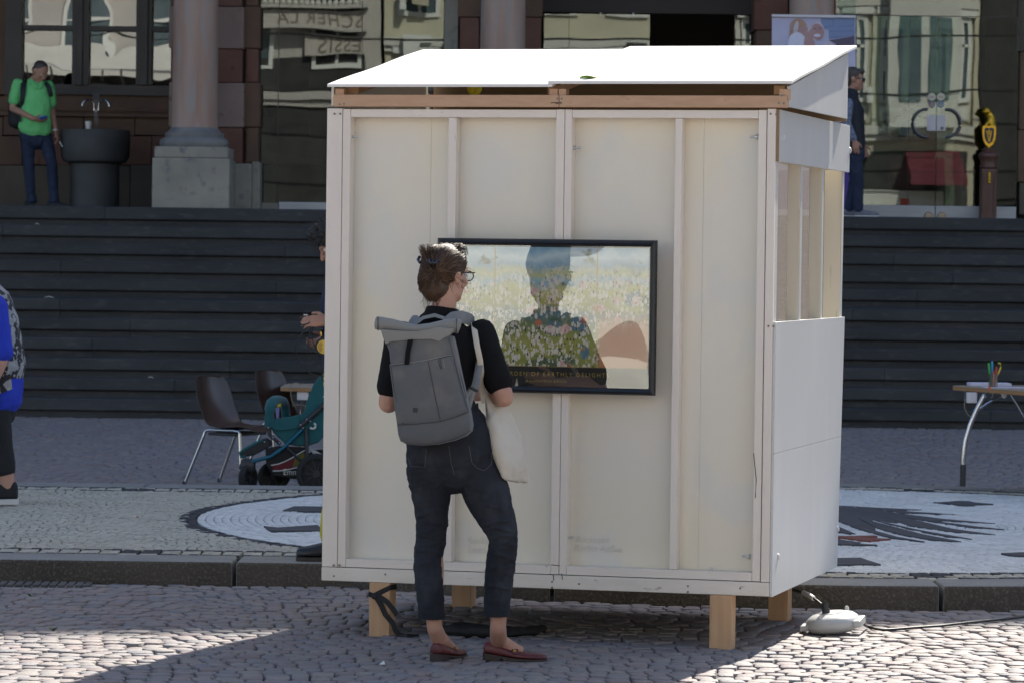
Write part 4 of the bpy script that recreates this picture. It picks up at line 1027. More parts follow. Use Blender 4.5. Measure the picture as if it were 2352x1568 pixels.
def shoe_parts(parent, heel, toe_dir, L, m_up, m_sole, hw=.042, h_heel=.058, h_mid=.045, h_toe=.030, base=.0, sole_h=.016, heel_h=0.0, roll=0, top_cut=None, name='shoe'):
    """a shoe from heel along toe_dir, lofted across its length; sole (and heel block) as sub-parts"""
    f = Vector(toe_dir); f.z = 0; f.normalize(); r = f.cross(Vector((0, 0, 1))); H = Vector(heel); up = Vector((0, 0, 1))
    if roll:
        up = (up * math.cos(roll) - f * math.sin(roll)); f = (f * math.cos(roll) + Vector((0, 0, 1)) * math.sin(roll))
    rise = heel_h
    sec = [(0.0, .45, .75), (.04, .62, .95), (.12, .72, 1.0), (.28, .74, .93), (.45, .84, .8), (.6, .98, .66), (.75, 1.0, .56), (.88, .84, .5), (.96, .55, .42), (1.0, .25, .3)]
    rings = []; so = []
    for t, w, h in sec:
        z0 = base + sole_h + rise * max(0, 1 - t / .55) ; hh = h_heel * h if t < .3 else (h_heel * h * .5 + h_mid * h * .5 if t < .5 else h_toe * h / .56)
        c = H + f * L * t; ww = hw * w
        rings.append([c + r * ww * a + up * (z0 + hh * b) for a, b in ((-.94, 0), (-1.03, .3), (-.93, .65), (-.62, .93), (0, 1.0), (.62, .93), (.93, .65), (1.03, .3), (.94, 0), (0, -.02))])
        so.append([c + r * ww * a * 1.05 + up * zz for a, zz in ((-1, z0 - sole_h), (-1, z0), (1, z0), (1, z0 - sole_h))])
    sh = obj(name, MB().loft(rings), m_up, parent, smooth=60)
    sd2 = sh.modifiers.new('sub', 'SUBSURF'); sd2.levels = sd2.render_levels = 2
    obj('sole', MB().loft(so), m_sole, sh, smooth=40)
    if heel_h:
        q = [(t, w) for t, w, h in sec[:4]]
        hb = MB().loft([[H + f * L * t + r * hw * w * a * 1.02 + up * zz for a, zz in ((-1, base), (-1, base + rise * max(0, 1 - t / .55) + .001), (1, base + rise * max(0, 1 - t / .55) + .001), (1, base))] for t, w in q])
        obj('heel_block', hb, m_sole, sh)
    return sh
def hair_cap(parent, Mh, m, c=(0, -.02, .045), r=(.080, .098, .084), extra=(), voxel=.006, disp=.006):
    mb = MB(); M3 = Mh.to_3x3(); mb.ell(Mh @ Vector(c), *r, M3, 18, 12)
    for (cc, rr) in extra: mb.ell(Mh @ Vector(cc), *rr, M3, 14, 9)
    return body('hair', mb, m, parent, voxel, 2, disp, .018)
def eyes(parent, Mh):
    mb = MB()
    for s in (-1, 1): o = obj('eye', MB().ell(Mh @ Vector((s * .031, .072, .006)), .0115, .0115, .0115, None, 10, 7), m_eye, parent, smooth=80)

# ------------------------------------------------------------------ the woman looking at the picture
Y0 = 14.39; K = 1 / 590.6
w = lambda px, py, dy=0.0: at(px, py, Y0 + dy)
m_black = mat('black_jersey', (.007, .007, .008), (.010, .010, .011), rough=.9, scale=5, bump=.0012, bscale=160, spec=.2)
m_jean = mat('charcoal_denim', (.017, .019, .025), (.026, .029, .037), rough=.85, scale=6, stretch=(1, 1, .6), c3=(.045, .05, .06), s3=9, lo3=.52, hi3=.75, bump=.005, bscale=18, bstretch=(.6, .6, 2.4), spec=.25)
m_stitch = mat('denim_stitching', (.09, .09, .095), rough=.8)
m_hair = mat('light_brown_hair', (.045, .024, .013), (.08, .044, .025), rough=.5, scale=30, stretch=(1, 1, 3), c3=(.13, .08, .045), s3=50, lo3=.6, hi3=.75, bump=.002, bscale=120, spec=.5)
hair_tones = [mat('hair_strand_brown', c_, rough=.42, spec=.35) for c_ in ((.028, .014, .008), (.058, .030, .016), (.10, .055, .030), (.19, .12, .07))]
m_loaf = mat('oxblood_leather', (.095, .016, .021), (.13, .025, .028), rough=.38, scale=14, c3=(.17, .04, .038), s3=30, lo3=.6, hi3=.75, spec=.5, bump=.0008, bscale=150)
m_solem = mat('dark_brown_sole', (.045, .032, .026), rough=.7)
gz0 = onz(1080, 1520).z
wom = thing('person', 'woman in black top and charcoal jeans with hair clipped up, viewing the framed picture', 'person', onz(1090, 1515))
HF = Vector((.70, .71, -.04))
Mh = frame(w(1026, 634, 0.0), HF, s=.93)
bm = MB(); add_head(bm, Mh)
bm.limb([(w(1023, 655, -.005), .050, .050), (w(1021, 690, -.01), .047, .050), (w(1017, 720, -.01), .050, .054), (w(1012, 760, -.01), .07, .06)])
bm.limb([(w(1010, 760), .11, .06), (w(1008, 840), .135, .08), (w(1008, 920), .115, .078), (w(1035, 1010), .150, .098), (w(1040, 1070), .15, .09)], n=18)
sL, eL, sR, eR = w(920, 765, 0), w(893, 918, -.01), w(1103, 762, .01), w(1155, 905, -.03)
wL, wR = w(925, 912, .26), w(1115, 905, .22)
for s_, e_, q_ in ((sL, eL, wL), (sR, eR, wR)):
    bm.limb([(s_, .044), (s_.lerp(e_, .5), .041), (s_.lerp(e_, .92), .040), (e_, .041)], (0, 1, 0))
    d_ = (q_ - e_).normalized(); bm.limb([(e_ + (e_ - s_).normalized() * .012, .040), (e_.lerp(q_, .3), .042), (e_.lerp(q_, .75), .031), (q_, .026)], (0, 0, 1))
add_hand(bm, wL, (.3, .9, .1), (.8, 0, .2), (0, 0, 1), .165, .5); add_hand(bm, wR, (-.6, .75, .1), (-.8, -.3, .2), (0, 0, 1), .165, .5)
hipL, knL, anL = w(990, 1075, 0), w(990, 1250, .02), w(998, 1440, 0)
hipR, knR, anR = w(1090, 1075, 0), w(1157, 1240, -.03), w(1144, 1440, -.02)
for h_, k_, a_ in ((hipL, knL, anL), (hipR, knR, anR)):
    bm.limb([(h_, .075), (h_.lerp(k_, .5), .062), (k_, .048), (k_.lerp(a_, .35), .046), (k_.lerp(a_, .75), .034), (a_, .031)], (1, 0, 0))
# ankles and insteps
fdR = Vector((.98, -.12, 0)).normalized(); fdL = Vector((.42, .9, 0)).normalized()
heR = onz(1110, 1513, 0); heL = onz(998, 1517, 0)
for a_, he, fd, tw in ((anR, heR, fdR, 0), (anL, heL, fdL, 0)):
    hc = he + fd * .06 + Vector((0, 0, .058))
    bm.limb([(a_, .031, .033), (a_.lerp(hc, .55) , .031, .034), (hc + Vector((0, 0, .012)), .030, .034)], fd.cross(Vector((0, 0, 1))), 14)
    bm.limb([(hc + Vector((0, 0, .02)), .030, .030), (hc + fd * .05 - Vector((0, 0, .006)), .029, .024), (hc + fd * .085 - Vector((0, 0, .018)), .028, .018)], fd.cross(Vector((0, 0, 1))), 12)
    for s in (-1, 1): bm.ell(a_.lerp(hc, .75) + fd.cross(Vector((0, 0, 1))) * s * .027, .013, .013, .016)
body('body', bm, m_skin, wom, .005, 5)
eyes(wom, Mh)
# shirt
sb = MB()
sb.limb([(w(1017, 706, -.008), .064, .060), (w(1015, 722, -.01), .069, .066), (w(1013, 738, -.01), .072, .07)], n=20, round_=False)
sb.limb([(w(1012, 742, -.005), .095, .065), (w(1010, 765, 0), .155, .078), (w(1008, 800, 0), .168, .092), (w(1008, 850, 0), .155, .095), (w(1008, 905, 0), .13, .088), (w(1014, 935, 0), .128, .09)], n=22)
for s_, e_ in ((sL, eL), (sR, eR)):
    d_ = (e_ - s_); hem = s_ + d_ * .83
    sb.limb([(s_ + Vector((0, 0, .004)), .055, .058), (s_ + d_ * .3, .056, .058), (s_ + d_ * .6, .055, .055), (hem, .056, .056)], (0, 1, 0), 16)
sb.ell(w(1107, 744, .005), .022, .03, .014)
body('shirt', sb, m_black, wom, .006, 4, .006, .07)
# jeans
jb = MB()
jb.limb([(w(1012, 918, 0), .122, .088), (w(1015, 945, 0), .135, .095), (w(1032, 1000, -.01), .172, .112), (w(1040, 1050, -.012), .183, .118), (w(1045, 1085, -.005), .165, .10)], n=24)
def px_leg(rows, dys):
    pts = []
    for (l, r_, y), dy in zip(rows, dys):
        h = (r_ - l) * K / 2; pts.append((w((l + r_) / 2, y, dy), h, h * 1.03))
    return pts
jb.limb(px_leg([(931, 1045, 1070), (937, 1043, 1105), (944, 1037, 1130), (951, 1032, 1165), (956, 1028, 1205), (955, 1026, 1242), (950.5, 1017, 1270), (949.5, 1015, 1300), (953, 1018, 1335), (957, 1020, 1375), (962, 1021, 1417)],
               [-.01, -.008, -.005, 0, .005, .01, .006, 0, -.002, -.003, -.003]), n=20, round_=False)
jb.limb(px_leg([(1046, 1152, 1065), (1052, 1163, 1105), (1067, 1174, 1140), (1092, 1182, 1180), (1113, 1190, 1215), (1124, 1190, 1243), (1119, 1187, 1272), (1114, 1183, 1305), (1112, 1178, 1340), (1111, 1173, 1380), (1111, 1169, 1413)],
               [-.005, -.01, -.02, -.03, -.04, -.04, -.035, -.03, -.025, -.02, -.02]), n=20, round_=False)
def fold(mb, l, r_, y, dy, a0, a1, tilt, rr=.007, out=.0):
    c = w((l + r_) / 2, y, dy); h = (r_ - l) * K / 2 - rr * .35 + out; pts = []
    for i in range(9):
        a = R(a0 + (a1 - a0) * i / 8); pts.append(c + Vector((h * math.cos(a), h * 1.03 * math.sin(a), tilt * math.cos(a) + .004 * math.sin(a * 3))))
    rad = [rr * (.35 + .65 * math.sin(math.pi * (.06 + .88 * i / 8))) for i in range(9)]
    mb.tube(pts, rad, 8)
for (l, r_, y, dy, tl) in ((934, 1044, 1092, -.008, .012), (937, 1043, 1104, -.008, .02), (941, 1040, 1118, -.006, .008), (952, 1031, 1172, 0, .02), (955, 1029, 1196, .004, -.012), (956, 1027, 1216, .006, .01), (956, 1026, 1231, .008, -.008), (954, 1024, 1248, .009, .012), (951, 1018, 1264, .006, -.01), (951, 1016, 1290, .002, .012)):
    fold(jb, l, r_, y, dy, random.uniform(150, 200), random.uniform(310, 385), tl, random.uniform(.006, .009))
for (l, r_, y, dy, tl) in ((1060, 1170, 1128, -.015, -.03), (1078, 1178, 1160, -.024, -.02), (1100, 1186, 1196, -.035, .014), (1110, 1190, 1212, -.04, -.012), (1119, 1190, 1228, -.041, .01), (1124, 1190, 1243, -.04, -.012), (1122, 1189, 1258, -.038, .012), (1119, 1187, 1274, -.035, -.016), (1115, 1184, 1300, -.03, .01), (1112, 1177, 1345, -.025, -.01)):
    fold(jb, l, r_, y, dy, random.uniform(160, 205), random.uniform(320, 385), tl, random.uniform(.006, .009))
fold(jb, 1046, 1150, 1086, -.005, 200, 330, -.03, .008); fold(jb, 940, 1046, 1080, -.01, 215, 340, .03, .008)
je = body('jeans', jb, m_jean, wom, .0045, 3, .008, .03, factor=.4)
def hem(rows, dy, nm='hem'):
    l, r_, y = rows; c = w((l + r_) / 2, y, dy); h = (r_ - l) * K / 2
    obj(nm, MB().lathe([(h * .9, -.004), (h * 1.035, -.003), (h * 1.045, .006), (h * 1.04, .016), (h * .9, .017)], c, 28), m_jean, je, smooth=50)
hem((961, 1021.5, 1418), -.003); hem((1110.5, 1169.5, 1412), -.02)
def seam(pts, dy=-.125, r=.0011):
    obj('stitching', MB().tube([w(a, b, dy_) for a, b, dy_ in [(p + (dy,))[:3] for p in pts]], r, 5), m_stitch, je)
seam([(1077, 1022, -.127), (1084, 1062, -.127), (1096, 1074, -.123), (1112, 1080, -.114), (1129, 1066, -.106), (1131, 1022, -.11)])
seam([(937, 1050, -.09), (944, 1070, -.094), (976, 1072, -.117), (979, 1030, -.12)])
seam([(1031, 1022, -.128), (1036, 1062, -.128), (1044, 1090, -.11)])
seam([(1110, 955, -.08), (1118, 962, -.075)])
# belt loop
obj('belt_loop', MB().tube([w(1096, 925, -.09), w(1098, 945, -.096)], .004, 6), m_jean, je)
# loafers
shR = shoe_parts(wom, heR, fdR, .252, m_loaf, m_solem, .041, .05, .036, .024, sole_h=.008, heel_h=.02, name='loafer')
shL = shoe_parts(wom, heL, fdL, .25, m_loaf, m_solem, .041, .05, .036, .024, sole_h=.008, heel_h=.02, name='loafer')
for sh, he, fd in ((shR, heR, fdR), (shL, heL, fdL)):
    r_ = fd.cross(Vector((0, 0, 1))); c = he + fd * .128
    obj('vamp_strap', MB().limb([(c - r_ * .037 + Vector((0, 0, .028)), .013, .003), (c - r_ * .022 + Vector((0, 0, .050)), .014, .003), (c + Vector((0, 0, .057)), .015, .003), (c + r_ * .022 + Vector((0, 0, .050)), .014, .003), (c + r_ * .037 + Vector((0, 0, .028)), .013, .003)], fd, 8), m_loaf, sh, smooth=60)
    t = c - fd * .012
    obj('tongue', MB().limb([(t + Vector((0, 0, .058)), .022, .004), (t - fd * .014 + Vector((0, 0, .068)), .019, .004), (t - fd * .022 + Vector((0, 0, .075)), .010, .003)], r_, 10), m_loaf, sh, smooth=60)
    obj('shoe_ornament', MB().box(-.006, .006, -.002, .002, -.004, .004, Matrix.Translation(c + r_ * .034 + Vector((0, 0, .041)))), m_gold, sh)
# hair: a cap, a twisted roll, sprays above the clip, and strands laid over them
M3 = Mh.to_3x3()
hb = MB()
hpix = lambda px, py, dy=0: w(px, py, dy)
hb.ell(w(1016, 609, -.004), .087, .098, .082, None, 20, 12); hb.ell(w(1007, 655, -.035), .046, .05, .058, None, 16, 10)
hb.ell(w(1036, 602, .008), .062, .085, .062, None, 16, 10)
hb.ell(w(989, 642, -.045), .050, .05, .076, None, 16, 10)
hb.limb([(w(985, 612, -.06), .028, .03), (w(982, 640, -.065), .034, .034), (w(990, 668, -.055), .030, .03), (w(1003, 686, -.04), .016, .018)], n=12)
hb.limb([(w(975, 640, -.03), .020, .03), (w(976, 662, -.03), .024, .03), (w(990, 682, -.03), .022, .024)], n=12)
hb.limb([(w(1003, 598, -.06), .03, .024), (w(1028, 584, -.03), .034, .032), (w(1045, 582, .0), .028, .03)], n=12)
hb.limb([(w(984, 604, -.06), .016, .018), (w(977, 592, -.06), .009, .012), (w(971, 583, -.06), .004, .006)], n=10)
hb.limb([(w(994, 602, -.065), .018, .02), (w(993, 588, -.065), .014, .012), (w(990, 580, -.06), .006, .006)], n=10)
hair = body('hair', hb, m_hair, wom, .005, 3, .005, .016)
def strands(name, sets, m, parent, bev=.0007):
    c = bpy.data.curves.new(name, 'CURVE'); c.dimensions = '3D'; c.bevel_depth = bev; c.bevel_resolution = 0; c.resolution_u = 4
    for pts in sets:
        sp = c.splines.new('BEZIER'); sp.bezier_points.add(len(pts) - 1)
        for i, (b, p) in enumerate(zip(sp.bezier_points, pts)):
            b.co = p; b.handle_left_type = b.handle_right_type = 'AUTO'; b.radius = 1 - .75 * i / (len(pts) - 1)
    c.materials.append(m); o = bpy.data.objects.new(name, c); COL.objects.link(o); setpar(o, parent); o['kind'] = 'stuff'; return o
sets = []
Cs = w(1018, 622, -.006)
def surf(th, ph, k=1.03):            # point on the scalp ellipsoid: th around, ph up
    return Cs + Vector((.083 * k * math.cos(th) * math.cos(ph), .098 * k * math.sin(th) * math.cos(ph), .088 * k * math.sin(ph)))
clip = w(998, 612, -.092)
from mathutils.bvhtree import BVHTree
_dg = bpy.context.evaluated_depsgraph_get(); _dg.update()
bvh = BVHTree.FromObject(hair, _dg); _off = Vector(hair.matrix_world.translation)
def on_hair(p, lift=.0015):
    d = p - Cs; d.normalize()
    hit = bvh.ray_cast(Cs + d * .4, -d, .45)
    if hit[0] is None: return None
    return hit[0] + hit[1] * lift
for i in range(1500):
    th = random.uniform(-math.pi * 1.02, R(60)); ph = random.uniform(-.75, 1.3)
    a = surf(th, ph, 1.2); b = clip + Vector((random.gauss(0, .010), -.02, random.gauss(0, .008)))
    lift = random.uniform(.0004, .0028); f1 = random.uniform(.7, .98)
    pts = [on_hair(a.lerp(b, q * f1) + Vector((0, 0, -.012 * math.sin(q * math.pi))), lift) for q in (0, .2, .4, .6, .8, 1)]
    if all(p is not None for p in pts) and max((p - r_).length for p, r_ in zip(pts, pts[1:])) < .05: sets.append(pts)
for i in range(260):
    a = clip + Vector((random.gauss(-.01, .012), random.gauss(0, .01), random.gauss(0, .006)))
    x = random.choice((random.gauss(967, 3.5), random.gauss(989, 7), random.gauss(980, 9)))
    sets.append([a, w(random.gauss((x + 990) / 2, 4), 592, random.gauss(-.07, .008)), w(x, random.uniform(559, 577) + abs(x - 980) * .15, random.gauss(-.062, .01))])
for i in range(150):
    x0 = random.uniform(1004, 1062); sets.append([w(x0 - 22, 598, -.07), w(x0 - 6, 575, -.035), w(x0 + 8, random.uniform(558, 574), 0), w(x0 + 14, random.uniform(572, 590), .03)])
for i in range(46):
    th = random.uniform(-3, .6); ph = random.uniform(-.7, .9); a = surf(th, ph, 1.0); n_ = (a - Cs).normalized()
    sets.append([a, a + n_ * .012 + Vector((0, 0, -.006)), a + n_ * random.uniform(.012, .034) + Vector((random.gauss(0, .008), 0, random.gauss(-.012, .014)))])
for i in range(46):
    x = random.uniform(975, 1022); sets.append([w(x, 668, -.05), w(x + random.gauss(0, 3), 684, -.056), w(x + random.gauss(-2, 7), random.uniform(692, 712), -.054)])
random.shuffle(sets)
for i_, (f0, f1) in enumerate(((0, .28), (.28, .62), (.62, .88), (.88, 1))): strands('hair_strands', sets[int(f0 * len(sets)):int(f1 * len(sets))], hair_tones[i_], wom, .0013)
m_clip = mat('blue_black_clip', (.008, .014, .028), (.012, .02, .036), rough=.2, scale=8, spec=.6, coat=.4)
cb = MB()
cb.tube([w(982, 598, -.085), w(991, 606, -.1), w(1001, 604, -.102), w(1011, 596, -.09)], .006, 8)
for x, y in ((986, 600), (993, 601), (1003, 598), (1009, 597)):
    cb.tube([w(x, y - 4, -.088), w(x + 1, y + 4, -.104), w(x, y + 12, -.092)], .0045, 7)
cb.tube([w(964, 590, -.05), w(960, 597, -.062), w(965, 604, -.07)], .006, 8)
obj('hair_clip', cb, m_clip, wom, smooth=60)
m_gl = mat('dark_glasses_frame', (.02, .016, .012), (.05, .03, .02), rough=.3, scale=30)
m_lens = glass('clear_lens', refl=.05, tint=(.97, .97, .97), bump=0)
gm = MB(); q = lambda x, y, z: Mh @ Vector((x, y, z))
for s in (-1, 1):
    gm.tube([q(s * .072, .094, .018), q(s * .074, .0, .014), q(s * .070, -.024, -.012)], .0026, 7)
    cx_ = s * .034
    gm.tube([q(cx_ + .030 * math.cos(a), .098 - .004 * abs(math.cos(a)), .004 + .020 * math.sin(a)) for a in [2 * math.pi * i / 20 for i in range(21)]], .0024, 7)
gm.tube([q(-.008, .1, .01), q(0, .102, .012), q(.008, .1, .01)], .002, 6)
gl = obj('glasses', gm, m_gl, wom, smooth=60)
for s in (-1, 1):
    ln = MB().lathe([(.0285, -.0006), (.0285, .0006)], (0, 0, 0), 20); ln.v = [tuple(q(s * .034 + x, .097 + z, .004 + y * .67)) for x, y, z in ln.v]
    obj('lens', ln, m_lens, gl)

# ------------------------------------------------------------------ her roll-top backpack
m_bag = mat('blue_grey_canvas', (.10, .108, .116), (.122, .124, .124), rough=.85, scale=3.5, c3=(.17, .16, .145), s3=9, lo3=.48, hi3=.72, bump=.004, bscale=22, sheen=.15)
m_bag2 = mat('light_grey_canvas', (.235, .23, .21), (.275, .265, .24), rough=.85, scale=4, bump=.004, bscale=26, sheen=.15)
m_web = mat('grey_webbing', (.17, .18, .19), (.21, .215, .22), rough=.85, scale=20, bump=.001, bscale=200)
bag = thing('backpack', 'grey roll-top canvas backpack with black strap worn on the woman\'s back', 'backpack', w(980, 1000, -.2))
b5 = lambda cx_, cy_: ((1400 + cx_ / 1.7427) / 1.7415, (950 + cy_ / 1.7427) / 1.7415)
YB0, YB1 = -.100, -.235
outl = [(232, 668), (250, 740), (268, 790), (280, 900), (298, 1080), (312, 1230), (322, 1300), (330, 1370), (346, 1418), (400, 1440), (480, 1448), (600, 1440), (720, 1412), (800, 1380), (838, 1345), (845, 1300), (828, 1200), (800, 1090), (775, 980), (752, 870), (735, 780), (712, 690), (640, 668), (520, 650), (380, 648)]
cxm = sum(a for a, b in outl) / len(outl); cym = sum(b for a, b in outl) / len(outl)
def brg(k, dy, sx=0, sy=0): return [w(*b5(cxm + (a - cxm) * k + sx, cym + (b - cym) * k + sy), dy) for a, b in outl]
o = obj('bag_body', MB().loft([brg(.94, YB0, 22, 0), brg(1.0, YB0 - .02, 18, 0), brg(1.0, YB1 + .025, 6, 0), brg(.985, YB1 + .006, 2, 0), brg(.95, YB1 - .004), brg(.80, YB1 - .011), brg(.4, YB1 - .015)]), m_bag, bag, smooth=55)
bw = lambda cx_, cy_, dy=-.0165: w(*b5(cx_, cy_), YB1 + dy)
pk = [(276, 888), (420, 872), (545, 852), (700, 818), (728, 905), (760, 1030), (792, 1150), (818, 1208), (740, 1245), (630, 1278), (480, 1295), (330, 1304), (312, 1200), (296, 1050), (284, 960)]
def shrink(pts, k):
    cx_ = sum(a for a, b in pts) / len(pts); cy_ = sum(b for a, b in pts) / len(pts); return [(cx_ + (a - cx_) * k, cy_ + (b - cy_) * k) for a, b in pts]
obj('front_pocket', MB().loft([[bw(a, b, -.004) for a, b in pk], [bw(a, b, -.012) for a, b in shrink(pk, .985)], [bw(a, b, -.0165) for a, b in shrink(pk, .9)], [bw(a, b, -.0185) for a, b in shrink(pk, .5)]]), m_bag, bag, smooth=60)
m_seam = mat('dark_seam', (.045, .048, .05), rough=.9)
def bseam(pts, dy, r=.0013, m=m_seam, nm='seam'): obj(nm, MB().tube([bw(a, b, dy) for a, b in pts], r * .8, 6), m, bag)
bseam([(276, 886), (420, 870), (545, 850), (700, 816)], -.0135, .0016, m_bag2); bseam([(276, 892), (420, 876), (545, 856), (702, 822)], -.013)
bseam([(545, 860), (560, 940), (580, 1040), (605, 1160), (630, 1276)], -.0195); bseam([(330, 1304), (480, 1296), (630, 1280), (740, 1248), (826, 1212)], -.0145, .0018)
bseam([(285, 900), (300, 1010), (322, 1130), (345, 1220), (372, 1300)], -.015, .0011)
bseam([(690, 700), (712, 790), (740, 900), (772, 1020), (800, 1120), (826, 1210)], -.006, .0014); bseam([(700, 698), (730, 800), (758, 905), (788, 1020), (812, 1115)], .010, .0014)
bseam([(380, 1432), (480, 1444), (600, 1436), (730, 1402), (838, 1345)], -.004, .0012)
bseam([(614, 846), (622, 880), (634, 915)], -.0215, .0012); bseam([(650, 838), (652, 870), (660, 905)], -.0215, .0014, m_bag2, 'zip_cord'); bseam([(626, 842), (640, 915)], -.021, .001)
lg = [(440, 1183), (473, 1186), (470, 1218), (438, 1214)]
obj('logo_patch', MB().prism([bw(a, b, -.0195) for a, b in lg], (0, .003, 0)), m_seam, bag)
fl_ = [(212, 640), (232, 700), (248, 742), (268, 728), (300, 722), (380, 716), (430, 710), (500, 708), (570, 706), (625, 724), (660, 700), (705, 676), (735, 640), (620, 625), (470, 655), (330, 650)]
obj('top_flap', MB().loft([[bw(a, b, .05) for a, b in fl_], [bw(a, b, -.010) for a, b in fl_], [bw(a, b, -.016) for a, b in shrink(fl_, .96)]]), m_bag2, bag, smooth=50)
roll = [(184, 596, .027, .006), (215, 600, .028, .0), (300, 612, .026, -.004), (400, 632, .021, -.006), (470, 640, .019, -.006), (560, 634, .022, -.004), (660, 618, .027, 0), (735, 614, .030, .004), (762, 622, .030, .008)]
obj('roll_top', MB().limb([(w(*b5(a, b), YB1 + .03 + d), .020, r_ * .92) for a, b, r_, d in roll], (0, 1, 0), 16, False), m_bag2, bag, smooth=60)
for a, r_ in ((196, .030), (742, .033)):
    obj('roll_end', MB().tube([w(*b5(a, 600 if a < 400 else 618), YB1 + .03) + Vector((0, .0205 * math.sin(t), r_ * .86 * math.cos(t))) for t in [2 * math.pi * i / 16 for i in range(17)]], .0016, 5), m_seam, bag)
bk_ = [(402, 712), (440, 708), (420, 800), (412, 882), (378, 884), (386, 800)]
obj('black_strap', MB().prism([bw(a, b, -.0225) for a, b in bk_], (0, .012, 0)), m_black, bag, .001)
obj('grab_loop', MB().limb([(w(*b5(455, 600), -.125), .012, .003), (w(*b5(510, 560), -.12), .013, .003), (w(*b5(590, 542), -.118), .014, .003), (w(*b5(650, 560), -.12), .013, .003), (w(*b5(682, 590), -.13), .012, .003)], (0, 1, .6), 8), m_bag2, bag, smooth=60)
def strap(pts, wd, m=m_web, nm='shoulder_strap', side=(1, 0, 0)): return obj(nm, MB().limb([(p, wd, .004) for p in pts], side, 8, False), m, bag, smooth=60)
strap([w(*b5(672, 600), -.13), w(*b5(720, 560), -.105), w(*b5(775, 552), -.07), w(*b5(835, 572), -.03), w(*b5(850, 590), .02), w(*b5(850, 640), .09)], .024, side=(.4, .6, .7))
strap([w(*b5(470, 600), -.13), w(*b5(440, 575), -.1), w(*b5(420, 580), -.03), w(*b5(415, 640), .08)], .024, side=(.4, .6, .7))
strap([w(*b5(905, 860), -.06), w(*b5(893, 930), -.088), w(*b5(880, 1000), -.10), w(*b5(866, 1050), -.104)], .014)
strap([w(*b5(862, 1050), -.106), w(*b5(845, 1110), -.115), w(*b5(825, 1180), -.13), w(*b5(812, 1215), -.14)], .011, m_bag2)
strap([w(*b5(845, 1050), -.106), w(*b5(822, 1090), -.115), w(*b5(800, 1130), -.12)], .009, m_bag2)
obj('buckle', MB().limb([(w(*b5(838, 1042), -.112), .006, .003), (w(*b5(888, 1068), -.112), .006, .003)], (0, 0, 1), 8), m_blackp, bag)

# ------------------------------------------------------------------ tote bag
m_tote = mat('natural_cotton', (.56, .50, .40), (.62, .565, .47), rough=.9, scale=5, bump=.010, bscale=14, bstretch=(1, 1, .7), sheen=.2)
tote = thing('tote_bag', 'plain natural cotton tote bag hanging from the woman\'s right shoulder', 'tote bag', w(1185, 1100, .05))
tb = MB(); rings = []
rowsT = [(1106, 893, 1146, 921, .02, .05, .012), (1112, 915, 1160, 934, -.0, .08, .02), (1116, 940, 1173, 948, -.04, .12, .032), (1124, 985, 1182, 985, -.07, .15, .045), (1134, 1030, 1194, 1030, -.09, .16, .05), (1146, 1072, 1207, 1070, -.09, .16, .04), (1154, 1098, 1216, 1098, -.08, .16, .022), (1158, 1103, 1219, 1111, -.07, .16, .008)]
for l, yl, r_, yr, dn, df, th_ in rowsT:
    A, B = w(l + 4, yl, dn), w(r_ - 4, yr, df); d_ = (B - A); L_ = d_.length / 2; d_.normalize(); nn = Vector((d_.y, -d_.x, 0)).normalized(); c = (A + B) / 2
    rings.append([c + d_ * L_ * math.copysign(abs(math.cos(a)) ** .75, math.cos(a)) + nn * th_ * math.sin(a) * (1 + .12 * math.sin(a * 3 + yl)) for a in [2 * math.pi * i / 24 for i in range(24)]])
o = obj('bag_body', tb.loft(rings), m_tote, tote, smooth=70)
ss = o.modifiers.new('sub', 'SUBSURF'); ss.levels = ss.render_levels = 3
tx = bpy.data.textures.new('cotton_folds', 'CLOUDS'); tx.noise_scale = .05; dd = o.modifiers.new('folds', 'DISPLACE'); dd.texture = tx; dd.strength = .016; dd.texture_coords = 'GLOBAL'
def tstrap(pts): obj('handle', MB().limb([(p, .0115, .0022) for p in pts], (1, .3, 0), 8, False), m_tote, tote, smooth=60)
tstrap([w(1093, 738, .05), w(1088, 742, .0), w(1091, 765, -.062), w(1096, 795, -.085), w(1103, 828, -.082), w(1106, 862, -.05), w(1107, 893, .0), w(1112, 925, .0)])
tstrap([w(1094, 738, .055), w(1100, 790, .11), w(1108, 850, .09), w(1118, 880, .04), w(1132, 905, .045), w(1140, 925, .055)])
# ================================================================== OTHER PEOPLE
def denim(name, c): return mat(name, c, tuple(v * 1.4 for v in c), rough=.8, scale=6, bump=.006, bscale=14, bstretch=(.6, .6, 2))
def legs(mb, L, k=1.0, side=(1, 0, 0)):
    for h, kn, an, r in L: mb.limb([(h, .088 * r), (h.lerp(kn, .5), .078 * r), (kn, .062 * r), (kn.lerp(an, .35), .060 * r), (an, .050 * r)], side, 14)
def arm(mb, s, e, q, r=1.0, side=(0, 1, 0)):
    mb.limb([(s, .046 * r), (s.lerp(e, .5), .043 * r), (e, .038 * r)], side, 12); mb.limb([(e, .039 * r), (e.lerp(q, .35), .038 * r), (q, .027 * r)], side, 12)

